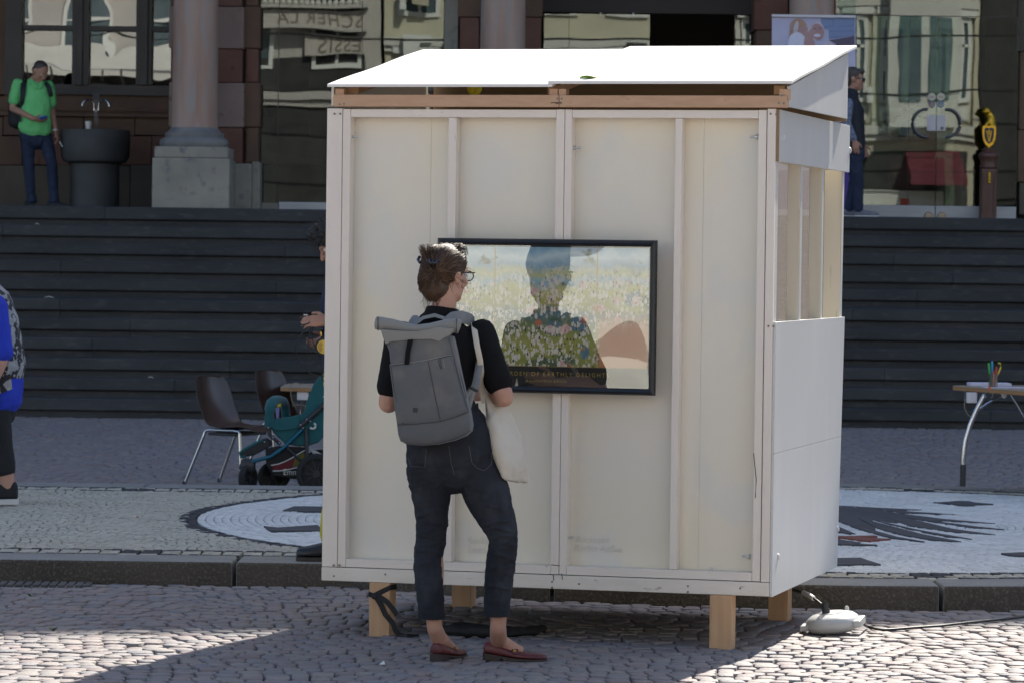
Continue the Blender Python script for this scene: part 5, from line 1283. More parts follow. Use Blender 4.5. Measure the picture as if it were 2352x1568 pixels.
# ---- man in the green polo shirt
YM = 42.8; g_ = lambda px, py, dy=0.0: at(px, py, YM + dy)
m_green = mat('bright_green_pique', (.16, .62, .20), (.20, .68, .24), rough=.85, scale=5, bump=.006, bscale=12)
m_navyj = denim('navy_denim', (.013, .022, .05)); m_shoe_d = mat('dark_trainer', (.02, .02, .022), (.04, .04, .045), rough=.7, scale=30); m_solew = mat('white_sole', (.62, .60, .58), rough=.6)
m_ghair = mat('grey_brown_hair', (.045, .035, .03), (.10, .085, .075), rough=.6, scale=60)
man = thing('person', 'man in bright green polo shirt and jeans looking down at a phone by the fountain', 'person', Vector((g_(95, 470).x, YM, LZ)))
Mm = frame(g_(92, 167), (.62, -.62, -.55), (0, .2, 1), 1.06)
mb = MB(); add_head(mb, Mm)
mb.limb([(g_(88, 175, .02), .055), (g_(78, 186, .04), .06)], n=12)
mb.limb([(g_(76, 195, .04), .12, .08), (g_(78, 240), .14, .10), (g_(78, 295), .14, .10)], n=16)
s1, e1, q1 = g_(42, 192, 0), g_(28, 249, -.05), g_(79, 274, -.24)
s2, e2, q2 = g_(112, 196, .08), g_(119, 258, .10), g_(127, 300, .02)
arm(mb, s1, e1, q1, 1.05); arm(mb, s2, e2, q2, 1.0)
add_hand(mb, q1, (.85, -.1, -.15), (.1, .3, .9), (.1, -.8, .5), .19, .5); add_hand(mb, q2, (.3, -.1, -.95), (-.8, -.3, -.2), (.2, -.9, .1), .19, .45)
la = (g_(62, 300, 0), g_(66, 378, -.02), g_(72, 460, 0), .98); lb_ = (g_(98, 300, .02), g_(119, 376, -.02), g_(124, 462, .0), .98)
legs(mb, [(a, b, c, .8) for a, b, c, d in (la, lb_)])
body('body', mb, m_skin2, man, .007, 4); eyes(man, Mm)
sb = MB()
sb.limb([(g_(84, 186, .03), .072, .07), (g_(80, 194, .04), .10, .085)], n=14, round_=False)
sb.limb([(g_(77, 197, .03), .16, .085), (g_(78, 212, .01), .185, .115), (g_(82, 245, -.03), .172, .135), (g_(82, 275, -.045), .182, .145), (g_(79, 296, -.02), .196, .145)], n=20)
for s_, e_, q in ((s1, e1, .72), (s2, e2, .72)): sb.limb([(s_ + Vector((0, 0, .0)), .066), (s_.lerp(e_, .35), .068), (s_.lerp(e_, q), .068)], (0, 1, 0), 14)
sh_ = body('polo_shirt', sb, m_green, man, .007, 3, .022, .09)
obj('collar', MB().limb([(g_(73, 184, -.06), .014, .006), (g_(79, 197, -.11), .022, .006), (g_(86, 202, -.13), .012, .006)], (1, 0, 0), 8).limb([(g_(96, 188, -.04), .014, .006), (g_(94, 199, -.11), .02, .006), (g_(88, 204, -.13), .01, .006)], (1, 0, 0), 8), m_green, sh_, smooth=60)
jb = MB(); jb.limb([(g_(79, 292), .172, .125), (g_(79, 312), .178, .13), (g_(80, 326), .168, .12)], n=18); legs(jb, [la[:3] + (1.04,), lb_[:3] + (1.04,)])
jb.limb([(g_(72, 448), .056, .058), (g_(73, 466, -.01), .062, .066)], n=12, round_=False); jb.limb([(g_(124, 448), .056, .058), (g_(125, 467, -.01), .062, .068)], n=12, round_=False)
body('jeans', jb, m_navyj, man, .008, 3, .014, .06)
shoe_parts(man, Vector((g_(66, 470).x - .03, YM + .05, LZ)), (.35, -.94, 0), .29, m_shoe_d, m_solew, .052, .085, .07, .05, sole_h=.028)
shoe_parts(man, Vector((g_(112, 470).x - .02, YM + .02, LZ)), (.90, -.42, 0), .29, m_shoe_d, m_solew, .052, .085, .07, .05, sole_h=.028)
hair_cap(man, Mm, m_ghair, (0, -.026, .05), (.078, .092, .074), [((0, -.06, .0), (.066, .05, .06))], .007, .003)
bp = thing('backpack', 'small dark backpack worn by the man in the green shirt', 'backpack', g_(45, 270, .15))
m_dkbag = mat('dark_nylon', (.012, .014, .016), (.02, .022, .025), rough=.7, scale=12)
pk_ = MB(); pk_.limb([(g_(52, 205, .16), .12, .06), (g_(50, 240, .17), .16, .09), (g_(48, 285, .16), .15, .085)], n=14); body('bag_body', pk_, m_dkbag, bp, .012, 4)
obj('shoulder_strap', MB().limb([(g_(62, 183, .06), .03, .006), (g_(54, 192, -.06), .032, .006), (g_(53, 212, -.135), .032, .006), (g_(50, 236, -.13), .026, .006), (g_(42, 262, -.02), .018, .006)], (1, 0, 0), 8), m_dkbag, bp, smooth=60)
obj('shoulder_strap', MB().limb([(g_(104, 190, .0), .028, .006), (g_(113, 202, -.07), .028, .006), (g_(117, 222, -.05), .024, .006)], (1, 0, 0), 8), m_dkbag, bp, smooth=60)
obj('strap_tail', MB().limb([(g_(46, 262, -.15), .016, .003), (g_(47, 280, -.165), .013, .003)], (1, 0, 0), 8), m_dkbag, bp)
m_phone = mat('blue_phone_case', (.05, .16, .55), rough=.35)
ph = tag(obj('mobile_phone', MB().box(-.045, .045, -.006, .006, -.022, .022, Matrix.Translation(g_(99, 270.5, -.30)) @ Matrix.Rotation(R(-18), 4, 'Y') @ Matrix.Rotation(R(50), 4, 'X')), m_phone, None, .004), 'small blue phone held in the green shirted man\'s hand', 'phone')
obj('wristwatch', MB().lathe([(.030, -.012), (.033, 0), (.030, .012)], g_(126.6, 299, .02), 16), m_solew, man, smooth=60)
cg = g_(137, 326, -.02); tag(obj('cigarette', MB().tube([cg, cg + Vector((.035, -.01, -.06))], .006, 8), m_paper), 'white cigarette in the lowered hand of the green shirted man', 'cigarette')

# ---- woman walking on the landing, right of the booth
YWk = 40.1; q_ = lambda px, py, dy=0.0: at(px, py, YWk + dy)
m_vest = mat('navy_padded_vest', (.010, .013, .022), (.016, .02, .03), rough=.7, scale=6); m_sleeve = mat('speckled_grey_sleeve', (.20, .24, .33), (.10, .12, .18), rough=.85, scale=45, lo=.5, hi=.55)
m_grey_shoe = mat('grey_shoe', (.15, .15, .18), (.2, .2, .23), rough=.7, scale=20)
wk = thing('person', 'short haired woman in navy vest and sunglasses walking past the glass doors', 'person', Vector((q_(1970, 495).x, YWk, LZ)))
Mk = frame(q_(1962.5, 183), (1, -.12, -.08), (0, 0, 1), 1.07)
mb = MB(); add_head(mb, Mk)
mb.limb([(q_(1960, 200, .0), .05), (q_(1954, 222, .0), .055)], n=12)
mb.limb([(q_(1950, 232), .10, .15), (q_(1952, 280), .11, .15), (q_(1958, 335), .12, .15)], n=14)
s1, e1, q1 = q_(1948, 236, -.19), q_(1945, 285, -.22), q_(1963, 325, -.22); s2, e2, q2 = q_(1956, 236, .17), q_(1972, 290, .2), q_(1982, 333, .2)
arm(mb, s1, e1, q1, .95); arm(mb, s2, e2, q2, .95)
add_hand(mb, q2, (.25, 0, -.95), (-.2, -.9, 0), (.9, 0, .3), .175, .4); add_hand(mb, q1, (.2, 0, -.95), (-.2, .9, 0), (.9, 0, .3), .175, .4)
la = (q_(1960, 345, -.08), q_(1970, 415, -.08), q_(1972, 483, -.08), .9); lb_ = (q_(1962, 345, .08), q_(1964, 415, .08), q_(1950, 480, .08), .9)
legs(mb, [l[:3] + (.75,) for l in (la, lb_)], side=(0, 1, 0)); body('body', mb, m_skin2, wk, .008, 4); eyes(wk, Mk)
vb = MB(); vb.limb([(q_(1957, 214), .075, .08), (q_(1952, 228), .10, .16), (q_(1956, 255), .135, .19), (q_(1958, 290), .13, .185), (q_(1959, 338), .135, .185)], n=18); body('vest', vb, m_vest, wk, .008, 4)
sl = MB()
for s_, e_, qq in ((s1, e1, q1), (s2, e2, q2)): sl.limb([(s_, .058), (s_.lerp(e_, .5), .055), (e_, .05), (e_.lerp(qq, .85), .04)], (0, 1, 0), 12)
body('sleeves', sl, m_sleeve, wk, .008, 3)
jb = MB(); jb.limb([(q_(1959, 335), .125, .165), (q_(1961, 358), .125, .165)], n=16); legs(jb, [l[:3] + (1.0,) for l in (la, lb_)], side=(0, 1, 0)); body('jeans', jb, m_navyj, wk, .008, 3, .012, .06)
shoe_parts(wk, Vector((q_(1962, 490).x, YWk - .08, LZ)), (1, -.06, 0), .26, m_grey_shoe, m_solew, .045, .075, .06, .04, sole_h=.025)
shoe_parts(wk, Vector((q_(1938, 490).x, YWk + .08, LZ)), (1, .05, 0), .26, m_grey_shoe, m_solew, .045, .075, .06, .04, sole_h=.025)
hair_cap(wk, Mk, m_ghair, (0, -.024, .046), (.082, .096, .082), [((0, -.06, -.01), (.07, .05, .07)), ((0, .05, .085), (.06, .05, .03))], .008, .008)
sg_ = MB(); qq = lambda x, y, z: Mk @ Vector((x, y, z))
for s in (-1, 1): sg_.ell(qq(s * .033, .098, .006), .03, .012, .022, Mk.to_3x3(), 12, 7).tube([qq(s * .066, .095, .014), qq(s * .076, -.02, .014)], .004, 6)
obj('sunglasses', sg_, m_blackp, wk, smooth=60)

# ---- woman with patterned vest at the edge of the mosaic
YL = 21.4; l_ = lambda px, py, dy=0.0: at(px - 5, py, YL + dy)
m_blue = mat('royal_blue_jersey', (.012, .035, .42), (.016, .045, .5), rough=.85, scale=4, bump=.008, bscale=10)
m_patt = mat('black_white_pattern', (.30, .30, .31), (.025, .025, .03), rough=.85, scale=16, detail=2, lo=.47, hi=.5, c3=(.36, .36, .37), s3=34, lo3=.56, hi3=.6)
m_legg = mat('black_legging', (.010, .011, .012), (.014, .014, .016), rough=.85, scale=6, bump=.004, bscale=16)
m_bhair = mat('short_dark_hair', (.02, .015, .012), (.05, .04, .03), rough=.6, scale=50)
lw_ = thing('person', 'woman in blue top and patterned vest walking out of the frame over the mosaic', 'person', Vector((l_(0, 1150).x, YL, ZI)))
Ml = frame(l_(-62, 592), (-1, -.05, -.1), (0, 0, 1), 1.05); mb = MB(); add_head(mb, Ml)
mb.limb([(l_(-54, 612), .05), (l_(-42, 645), .055)], n=12)
mb.limb([(l_(-35, 670), .10, .15), (l_(-25, 760), .13, .16), (l_(-15, 860), .13, .16)], n=14)
s1, e1, q1 = l_(-8, 700, -.2), l_(10, 822, -.24), l_(-24, 900, -.28); s2, e2, q2 = l_(-20, 700, .18), l_(-50, 800, .22), l_(-85, 870, .2)
arm(mb, s1, e1, q1, 1.05); arm(mb, s2, e2, q2, 1.0); add_hand(mb, q1, (-.5, -.1, -.85), (0, .9, 0), (-.8, 0, .3), .175, .4); add_hand(mb, q2, (-.6, 0, -.8), (0, -.9, 0), (-.8, 0, .3), .175, .4)
la = (l_(-14, 930, -.09), l_(8, 1030, -.09), l_(24.5, 1122, -.09), 1.0); lb_ = (l_(-20, 930, .09), l_(-75, 1030, .09), l_(-110, 1120, .09), 1.0)
legs(mb, [l[:3] + (.82,) for l in (la, lb_)], side=(0, 1, 0))
for a_ in (la[2], lb_[2]): mb.limb([(a_, .039), (a_ + Vector((-.012, 0, -.03)), .036), (a_ + Vector((-.03, 0, -.045)), .028)], (0, 1, 0), 12)
mb.limb([(la[1].lerp(la[2], .25), .058), (la[1].lerp(la[2], .5), .055), (la[1].lerp(la[2], .9), .041)], (0, 1, 0), 12)
body('body', mb, m_skin, lw_, .007, 4); eyes(lw_, Ml)
bl_ = MB(); bl_.limb([(l_(-42, 655), .085, .10), (l_(-34, 680), .13, .19), (l_(-20, 740), .15, .20), (l_(-14, 820), .155, .205), (l_(-4, 880), .158, .21), (l_(4, 916), .135, .21)], n=20)
for s_, e_ in ((s1, e1), (s2, e2)): bl_.limb([(s_, .072), (s_.lerp(e_, .5), .072), (s_.lerp(e_, .92), .068)], (0, 1, 0), 14)
body('blue_top', bl_, m_blue, lw_, .007, 4, .014, .07)
vb = MB(); vb.limb([(l_(-40, 664), .10, .14), (l_(-26, 690), .135, .185), (l_(-11, 740), .148, .20), (l_(-4, 800), .155, .212), (l_(2, 848), .158, .222)], n=20); body('patterned_vest', vb, m_patt, lw_, .007, 4, .01, .07)
obj('vest_panel', MB().prism([l_(-30, 700, -.226), l_(20, 790, -.232), l_(33, 893, -.236), l_(0, 905, -.236), l_(-40, 910, -.232)], (0, .012, 0)), m_patt, lw_, .003)
jb = MB(); jb.limb([(l_(-14, 900), .13, .18), (l_(-12, 945), .14, .185)], n=16)
for h, kn, an, r in (la, lb_): jb.limb([(h, .10), (h.lerp(kn, .5), .088), (kn, .070), (kn.lerp(an, .35), .068), (kn.lerp(an, .52), .064)], (0, 1, 0), 16)
body('leggings', jb, m_legg, lw_, .007, 3, .008, .05)
m_knit = mat('black_knit_shoe', (.012, .012, .013), (.02, .02, .022), rough=.85, scale=60)
shoe_parts(lw_, Vector((l_(52, 1150).x, YL - .09, ZI + .012)), (-1, -.03, 0), .27, m_knit, m_solew, .056, .105, .095, .06, sole_h=.03, roll=-.03)
shoe_parts(lw_, Vector((l_(-88, 1150).x, YL + .09, ZI)), (-1, .03, 0), .27, m_knit, m_solew, .047, .088, .07, .05, sole_h=.03)
hair_cap(lw_, Ml, m_bhair, (0, -.024, .046), (.084, .1, .086), [((0, -.06, -.01), (.075, .06, .08))], .008, .01)

# ---- person with headphones, mostly behind the booth
YH = 17.85; h_ = lambda px, py, dy=0.0: at(px, py, YH + dy)
m_navy = mat('navy_sweatshirt', (.008, .014, .04), (.012, .02, .055), rough=.85, scale=6, bump=.005, bscale=14)
m_yeltr = mat('yellow_trousers', (.60, .48, .03), (.68, .56, .05), rough=.85, scale=5, bump=.005, bscale=14)
m_chair = mat('black_curly_hair', (.010, .009, .009), (.022, .02, .018), rough=.5, scale=40)
m_bshoe = mat('black_leather_shoe', (.010, .011, .013), (.018, .019, .022), rough=.35, scale=12)
hp = thing('person', 'dark haired person in navy holding headphones behind the booth\'s left edge', 'person', Vector((h_(765, 1280).x, YH, ZI)))
Mp = frame(h_(777, 560), (-.92, -.2, -.55), (-.4, 0, 1), 1.02); mb = MB(); add_head(mb, Mp)
mb.limb([(h_(787, 590), .052), (h_(795, 625), .056)], n=12); mb.limb([(h_(798, 640), .10, .14), (h_(802, 720), .12, .15), (h_(804, 840), .12, .15)], n=14)
s1, e1, q1 = h_(800, 650, -.19), h_(812, 745, -.2), h_(752, 738, -.12); s2, e2, q2 = h_(800, 650, .18), h_(815, 755, .16), h_(758, 778, .02)
arm(mb, s1, e1, q1, .92); arm(mb, s2, e2, q2, .92)
add_hand(mb, q1, (-.96, -.05, .02), (-.05, .5, -.8), (-.1, .5, .85), .155, .42, .019, .0085)
add_hand(mb, q2 + Vector((.0, -.02, .0)), (-.78, -.1, -.3), (.3, -.6, -.6), (.2, .5, .8), .145, .55, .019, .008)
la = (h_(800, 850, -.08), h_(785, 1050, -.08), h_(762, 1232, -.1), .95); lb_ = (h_(808, 850, .08), h_(815, 1050, .08), h_(818, 1225, .08), .95)
legs(mb, [l[:3] + (.8,) for l in (la, lb_)], side=(0, 1, 0)); body('body', mb, m_skin2, hp, .005, 3); eyes(hp, Mp)
nb = MB(); nb.limb([(h_(796, 622), .085, .1), (h_(800, 645), .12, .18), (h_(802, 700), .14, .19), (h_(804, 780), .135, .185), (h_(804, 850), .135, .18)], n=18)
for s_, e_, qq_ in ((s1, e1, q1), (s2, e2, q2)): nb.limb([(s_, .06), (s_.lerp(e_, .5), .057), (e_, .052)], (0, 1, 0), 14); nb.limb([(e_, .053), (e_.lerp(qq_, .5), .047), (e_.lerp(qq_, .86), .040)], (0, 1, 0), 14)
body('sweatshirt', nb, m_navy, hp, .006, 3, .01, .06)
jb = MB(); jb.limb([(h_(804, 840), .13, .17), (h_(804, 880), .13, .17)], n=16)
for h, kn, an, r in (la, lb_): jb.limb([(h, .095), (h.lerp(kn, .5), .085), (kn, .072), (an, .062)], (0, 1, 0), 16)
body('trousers', jb, m_yeltr, hp, .007, 3, .012, .06)
shoe_parts(hp, Vector((h_(808, 1280).x, YH - .13, ZI + .003)), (-1, -.1, 0), .262, m_bshoe, m_solem, .048, .10, .085, .055, sole_h=.02)
shoe_parts(hp, Vector((h_(860, 1280).x, YH + .1, ZI + .003)), (-1, -.05, 0), .262, m_bshoe, m_solem, .048, .10, .085, .055, sole_h=.02)
hair_cap(hp, Mp, m_chair, (0, -.015, .05), (.092, .105, .088), [((0, -.06, -.02), (.085, .07, .10)), ((.03, .06, .09), (.06, .05, .045))], .006, .03)
cs = []; M3 = Mp.to_3x3()
for i in range(300):
    a = Vector((random.gauss(0, 1), random.gauss(-.1, 1), random.gauss(.2, 1))).normalized(); p0 = Mp @ (Vector((0, -.015, .05)) + Vector((a.x * .09, a.y * .105, a.z * .09)))
    d = (M3 @ a).normalized(); p = p0; pts = [p]
    for k_ in range(4): p = p + d * .007 + Vector((random.gauss(0, .010), random.gauss(0, .010), random.gauss(-.003, .010))); pts.append(p)
    cs.append(pts)
strands('hair_curls', cs, m_chair, hp, .0017)
m_gmetal = mat('gold_headphone_cup', (.62, .44, .09), rough=.35, metal=.7)
hph = thing('headphones', 'black headphones with gold ear cups and looping cable held in two hands', 'headphones', h_(742, 795, -.1))
Rx = Matrix.Rotation(R(90), 4, 'X')
cup = h_(745, 796, -.14)
obj('ear_cup', MB().lathe([(.036, -.018), (.046, -.006), (.046, .012), (.040, .02)], n=28, M=Matrix.Translation(cup) @ Rx), m_blackp, hph, smooth=50)
obj('cup_plate', MB().lathe([(.034, .0195), (.033, .0235), (.012, .0245)], n=28, M=Matrix.Translation(cup) @ Rx), m_gmetal, hph, smooth=50)
for r_ in (.014, .02, .026):
    obj('cup_slot', MB().tube([cup + Vector((r_ * math.cos(a), -.0243, r_ * math.sin(a))) for a in [R(120 + 10 * i) for i in range(13)]], .0013, 5), m_blackp, hph)
obj('head_band', MB().limb([(h_(744, 782, -.14), .012, .006), (h_(741, 772, -.13), .013, .006), (h_(737, 765, -.11), .014, .006), (h_(742, 757, -.06), .014, .006), (h_(756, 756, -.02), .014, .006)], (0, 1, 0), 8), m_blackp, hph, smooth=60)
obj('ear_cup', MB().lathe([(.036, -.018), (.046, -.006), (.046, .012), (.040, .02)], n=28, M=Matrix.Translation(h_(760, 808, -.02)) @ Rx), m_blackp, hph, smooth=50)
obj('jack_plug', MB().tube([h_(737, 762, -.15), h_(737.5, 768, -.15)], .004, 8).tube([h_(737.5, 768, -.15), h_(738, 772, -.15)], .0022, 8), m_gmetal, hph)
for pts in ([(700, 726, -.14), (688, 730, -.15), (686, 739, -.15), (694, 746, -.14), (706, 744, -.13), (712, 740, -.13)],
            [(716, 748, -.13), (694, 765, -.16), (681, 785, -.17), (677, 805, -.17), (686, 825, -.16), (700, 835, -.15), (718, 832, -.14), (738, 818, -.13), (748, 800, -.12)],
            [(714, 755, -.13), (708, 780, -.15), (705, 805, -.16), (702, 835, -.16), (710, 855, -.16), (730, 862, -.15), (748, 862, -.14), (757, 855, -.13)],
            [(720, 745, -.13), (716, 775, -.15), (724, 800, -.16), (735, 812, -.15)], [(738, 772, -.15), (736, 810, -.15), (736, 850, -.15), (742, 872, -.14), (752, 884, -.12)]):
    obj('cord', MB().tube([h_(*p) for p in pts], .003, 6), m_cable, hph, smooth=60)
obj('clip', MB().box(-.010, .010, -.003, .003, -.003, .003, Matrix.Translation(h_(702, 723.5, -.14))), m_zinc, hph)

# ================================================================== CHAIRS, TABLES, STROLLER
m_shell = mat('brown_chair_shell', (.035, .020, .016), (.045, .026, .02), rough=.28, scale=4, spec=.55)
m_chrome = mat('chrome_tube', (.55, .55, .56), rough=.16, metal=1)
def chair(name, label, px0, px1, ytop, yseat, yfoot, Y, fl=1):
    """shell chair seen from the side, back at the left end, seat running right"""
    z0 = 0.0; c = lambda px, py, dy=0: at(px, py, Y + dy); k = Y / 8500
    FX = Vector((.88, -.47, 0)); SD = Vector((.47, .88, 0)); O = Vector((c(px0, ytop).x, Y, 0))
    L_ = lambda x, y, z: O + FX * x + SD * y + Vector((0, 0, z))
    t = thing(name, label, 'chair', Vector((c((px0 + px1) / 2, yfoot).x, Y, 0)), 'brown shell chairs by the left table')
    h = (yfoot - ytop) * k
    zt, zs = h, (yfoot - yseat) * k
    prof = [(0.0, zt, .14), (.02, zt - .01, .19), (.045, zt - .09, .225), (.075, zt - .2, .23), (.11, zs + .09, .225), (.15, zs + .02, .225), (.21, zs - .005, .225), (.32, zs - .01, .23), (.42, zs + .008, .22), (.47, zs - .008, .19), (.485, zs - .03, .14)]
    rings = []
    for x, z, ww in prof:
        n = 9; up = []; lo = []
        for i in range(n):
            u = -1 + 2 * i / (n - 1); dip = .045 * u * u * (1 if z > zs + .03 else .55)
            nx_, nz_ = (dip, 0) if z > zs + .05 else (dip * .3, dip * .8)
            up.append(L_(x + nx_, u * ww, z + nz_)); lo.append(L_(x + nx_ - (.008 if z > zs + .05 else 0), u * ww, z + nz_ - (.0 if z > zs + .05 else .008)))
        rings.append(up + lo[::-1])
    s = obj('seat_shell', MB().loft(rings), m_shell, t, smooth=60); q = s.modifiers.new('sub', 'SUBSURF'); q.levels = q.render_levels = 1
    for sy in (-1, 1):
        y = sy * .20
        for (xt, xf) in ((.15, .0), (.43, .46)):
            obj('leg', MB().tube([L_(xt, y, zs - .028), L_(xt + (xf - xt) * .08, y + sy * .005, zs - .07), L_(xf, y + sy * .02, 0)], .0105, 10), m_chrome, t, smooth=60)
        obj('seat_rail', MB().tube([L_(.15, y, zs - .028), L_(.165, y, zs - .017), L_(.20, y, zs - .012), L_(.38, y, zs - .012), L_(.42, y, zs - .016), L_(.432, y, zs - .03)], .0105, 10), m_chrome, t, smooth=60)
        obj('foot_cap', MB().tube([L_(.0, y + sy * .02, 0), L_(.003, y + sy * .02, .03)], .013, 10), m_blackp, t)
        obj('foot_cap', MB().tube([L_(.46, y + sy * .02, 0), L_(.459, y + sy * .02, .03)], .013, 10), m_blackp, t)
    obj('seat_bracket', MB().prism([L_(.17, -.19, zs - .05), L_(.40, -.19, zs - .05), L_(.40, .19, zs - .05), L_(.17, .19, zs - .05)], (0, 0, .02)), m_blackp, t, .004)
    return t
YC = 25.3
chair('chair', 'brown shell chair with chrome legs, nearest the stroller\'s left', 466, 575, 864, 980, 1113, YC)
chair('chair', 'brown shell chair half hidden behind the stroller, tucked at the left table', 601, 735, 850, 962, 1088, 26.6)
m_ttop = mat('beech_table_top', (.40, .33, .26), (.34, .28, .22), rough=.4, scale=3, stretch=(1, 6, 1)); m_tedge = mat('wood_table_edge', (.36, .19, .08), rough=.5)
def table(name, label, x0, x1, y0, y1, z, turn=0):
    t = thing(name, label, 'table', Vector(((x0 + x1) / 2, (y0 + y1) / 2, 0)))
    cut = .06
    poly = [(x0 + cut, y0), (x1 - cut, y0), (x1, y0 + cut), (x1, y1 - cut), (x1 - cut, y1), (x0 + cut, y1), (x0, y1 - cut), (x0, y0 + cut)]
    if turn:
        ct, st_ = math.cos(turn), math.sin(turn); poly = [(x0 + (x - x0) * ct - (y - y1) * st_, y1 + (x - x0) * st_ + (y - y1) * ct) for x, y in poly]
    obj('table_top', MB().prism([(x, y, z - .004) for x, y in poly], (0, 0, .004)), m_ttop, t); obj('edge_band', MB().prism([(x, y, z - .03) for x, y in poly], (0, 0, .0255)), m_tedge, t, .004)
    return t
lt0 = at(645, 887, 26.2)
lt = table('folding_table', 'wooden folding table behind the teal stroller, left of the booth', lt0.x, lt0.x + 1.4, 26.1, 26.9, lt0.z)
for xx in (.14, 1.2):
    for yy in (26.2, 26.8):
        obj('leg', MB().tube([(lt0.x + xx, yy, lt0.z - .03), (lt0.x + xx, yy, .35), (lt0.x + xx - .02, yy, 0)], .016, 10), m_chrome, lt, smooth=60)
obj('leg_bracket', MB().box(lt0.x + .12, lt0.x + .20, 26.12, 26.2, lt0.z - .09, lt0.z - .032), m_plate, lt, .004); obj('cross_bar', MB().tube([(lt0.x + .2, 26.2, lt0.z - .05), (lt0.x + 1.2, 26.2, lt0.z - .05)], .012, 8), m_chrome, lt)
m_string = mat('jute_string', (.25, .21, .15), rough=.9)
tag(obj('string', MB().tube([at(x, y, 26.07) for x, y in ((692, 881), (680, 878), (668, 881), (668, 890), (668, 905), (670, 918), (674, 928), (680, 936), (676, 926), (672, 932))], .0035, 6).tube([at(x, y, 26.07) for x, y in ((674, 930), (690, 928), (704, 932), (712, 946))], .003, 6), m_string), 'thin jute string dangling knotted from the left table corner', 'string')

# right table
YT = 23.9; t_ = lambda px, py, dy=0: at(px, py, YT + dy)
r0 = at(2178, 884, 24.35)
rt = table('folding_table', 'wooden folding table with curved chrome legs, pens and paper on it', r0.x, r0.x + .8, 24.35 - 1.6, 24.35, r0.z, turn=R(22.5))
for yy in (0, .78):
    obj('leg', MB().tube([t_(2211.5, 1113, yy), t_(2212, 1080, yy), t_(2213, 1050, yy), t_(2218, 1010, yy), t_(2228, 975, yy), t_(2243, 940, yy), t_(2262, 905, yy)], .0165, 12), m_chrome, rt, smooth=60)
    obj('foot_cap', MB().tube([t_(2211.3, 1116, yy), t_(2212, 1085, yy), t_(2212.6, 1066, yy)], .019, 12), m_blackp, rt, smooth=60)
    obj('leg', MB().tube([t_(2470, 1113, yy), t_(2468, 1050, yy), t_(2455, 990, yy), t_(2435, 940, yy), t_(2400, 905, yy)], .0165, 12), m_chrome, rt, smooth=60)
    obj('brace', MB().tube([t_(2247, 940, yy), t_(2268, 925, yy), t_(2305, 905, yy)], .009, 8), m_chrome, rt); obj('brace', MB().tube([t_(2322, 905, yy), t_(2338, 930, yy), t_(2352, 955, yy), t_(2380, 980, yy)], .009, 8), m_chrome, rt)
obj('leg_bracket', MB().box(t_(2224, 900).x, t_(2247, 900).x, YT + .05, YT + .12, r0.z - .10, r0.z - .032), m_plate, rt, .004)
for px in (2264, 2278): obj('table_clip', MB().tube([t_(px, 899, -.03), t_(px - 3 if px < 2270 else px + 3, 905, -.04), t_(px, 912, -.03)], .006, 7), m_zinc, rt, smooth=60)
obj('brace_cap', MB().ell(t_(2306, 906), .02, .02, .022), m_plate, rt, smooth=60)
ny = YT + .3; nb0 = at(2229, 879, ny)
m_pagep = mat('lilac_white_paper', (.62, .60, .72), rough=.7)
tag(obj('notebook', MB().box(nb0.x, nb0.x + .27, ny, ny + .2, r0.z + .001, r0.z + .022), m_pagep, None, .003), 'lilac edged spiral notebook lying behind the pen cup', 'notebook')
tag(obj('paper_sheet', MB().box(at(2262, 887, YT).x, at(2262, 887, YT).x + .55, YT + .0, YT + .22, r0.z + .001, r0.z + .003), m_pagep), 'white paper sheet lying at the front edge of the right table', 'paper')
pc = at(2281, 884, YT + .14); pc.z = r0.z
m_cupg = glass('clear_plastic_cup', refl=.14, tint=(.8, .75, .75), bump=0)
cup_ = tag(obj('pen_cup', MB().lathe([(.030, .001), (.030, .002), (.033, .09), (.031, .09), (.028, .006)], pc, 20), m_cupg, smooth=50), 'clear plastic cup holding coloured pens on the right table', 'cup')
for i, (c_, dx, dy, hh) in enumerate((((.02, .35, .08), -.018, 0, .155), ((.02, .3, .5), -.004, .01, .165), ((.5, .05, .03), .012, .0, .13), ((.02, .03, .2), .016, .012, .12), ((.45, .06, .04), .0, -.012, .10))):
    pm_ = mat('pen_colour', c_, rough=.4); b0 = pc + Vector((dx * .5, dy * .5, .004))
    pn_ = thing('pen', ('green', 'blue', 'red', 'dark blue', 'short red')[i] + ' pen standing in the clear cup on the right table', 'pen', b0, 'pens in the cup')
    obj('barrel', MB().tube([b0, b0 + Vector((dx, dy, hh * .72))], .0065, 8), pm_, pn_, smooth=60); obj('pen_cap', MB().tube([b0 + Vector((dx, dy, hh * .72)), b0 + Vector((dx * 1.25, dy * 1.25, hh))], .0075, 8), pm_, pn_, smooth=60)
m_yelh = mat('yellow_handle', (.62, .50, .02), rough=.4)
sc0 = pc + Vector((.022, 0, .07))
tag(obj('scissors', MB().tube([sc0, sc0 + Vector((.014, 0, .03)), sc0 + Vector((.026, 0, .06)), sc0 + Vector((.024, 0, .083)), sc0 + Vector((.008, 0, .09))], .006, 8).tube([sc0, sc0 + Vector((-.01, 0, -.06))], .004, 6), m_yelh, smooth=60), 'yellow handled scissors standing in the pen cup', 'scissors')
m_orange = mat('orange_tape', (.70, .12, .03), rough=.5)
obj('tape_flag', MB().prism([t_(2268, 886, -.06), t_(2274, 886, -.06), t_(2283, 899, -.06), t_(2277, 900, -.06)], (0, .004, 0)), m_orange, rt)
tag(obj('string', MB().tube([t_(x, y, -.055) for x, y in ((2218, 884), (2215, 893), (2216, 915), (2215, 935), (2222, 950), (2230, 957))], .003, 6), m_string), 'thin grey string hanging from the corner of the right table', 'string')

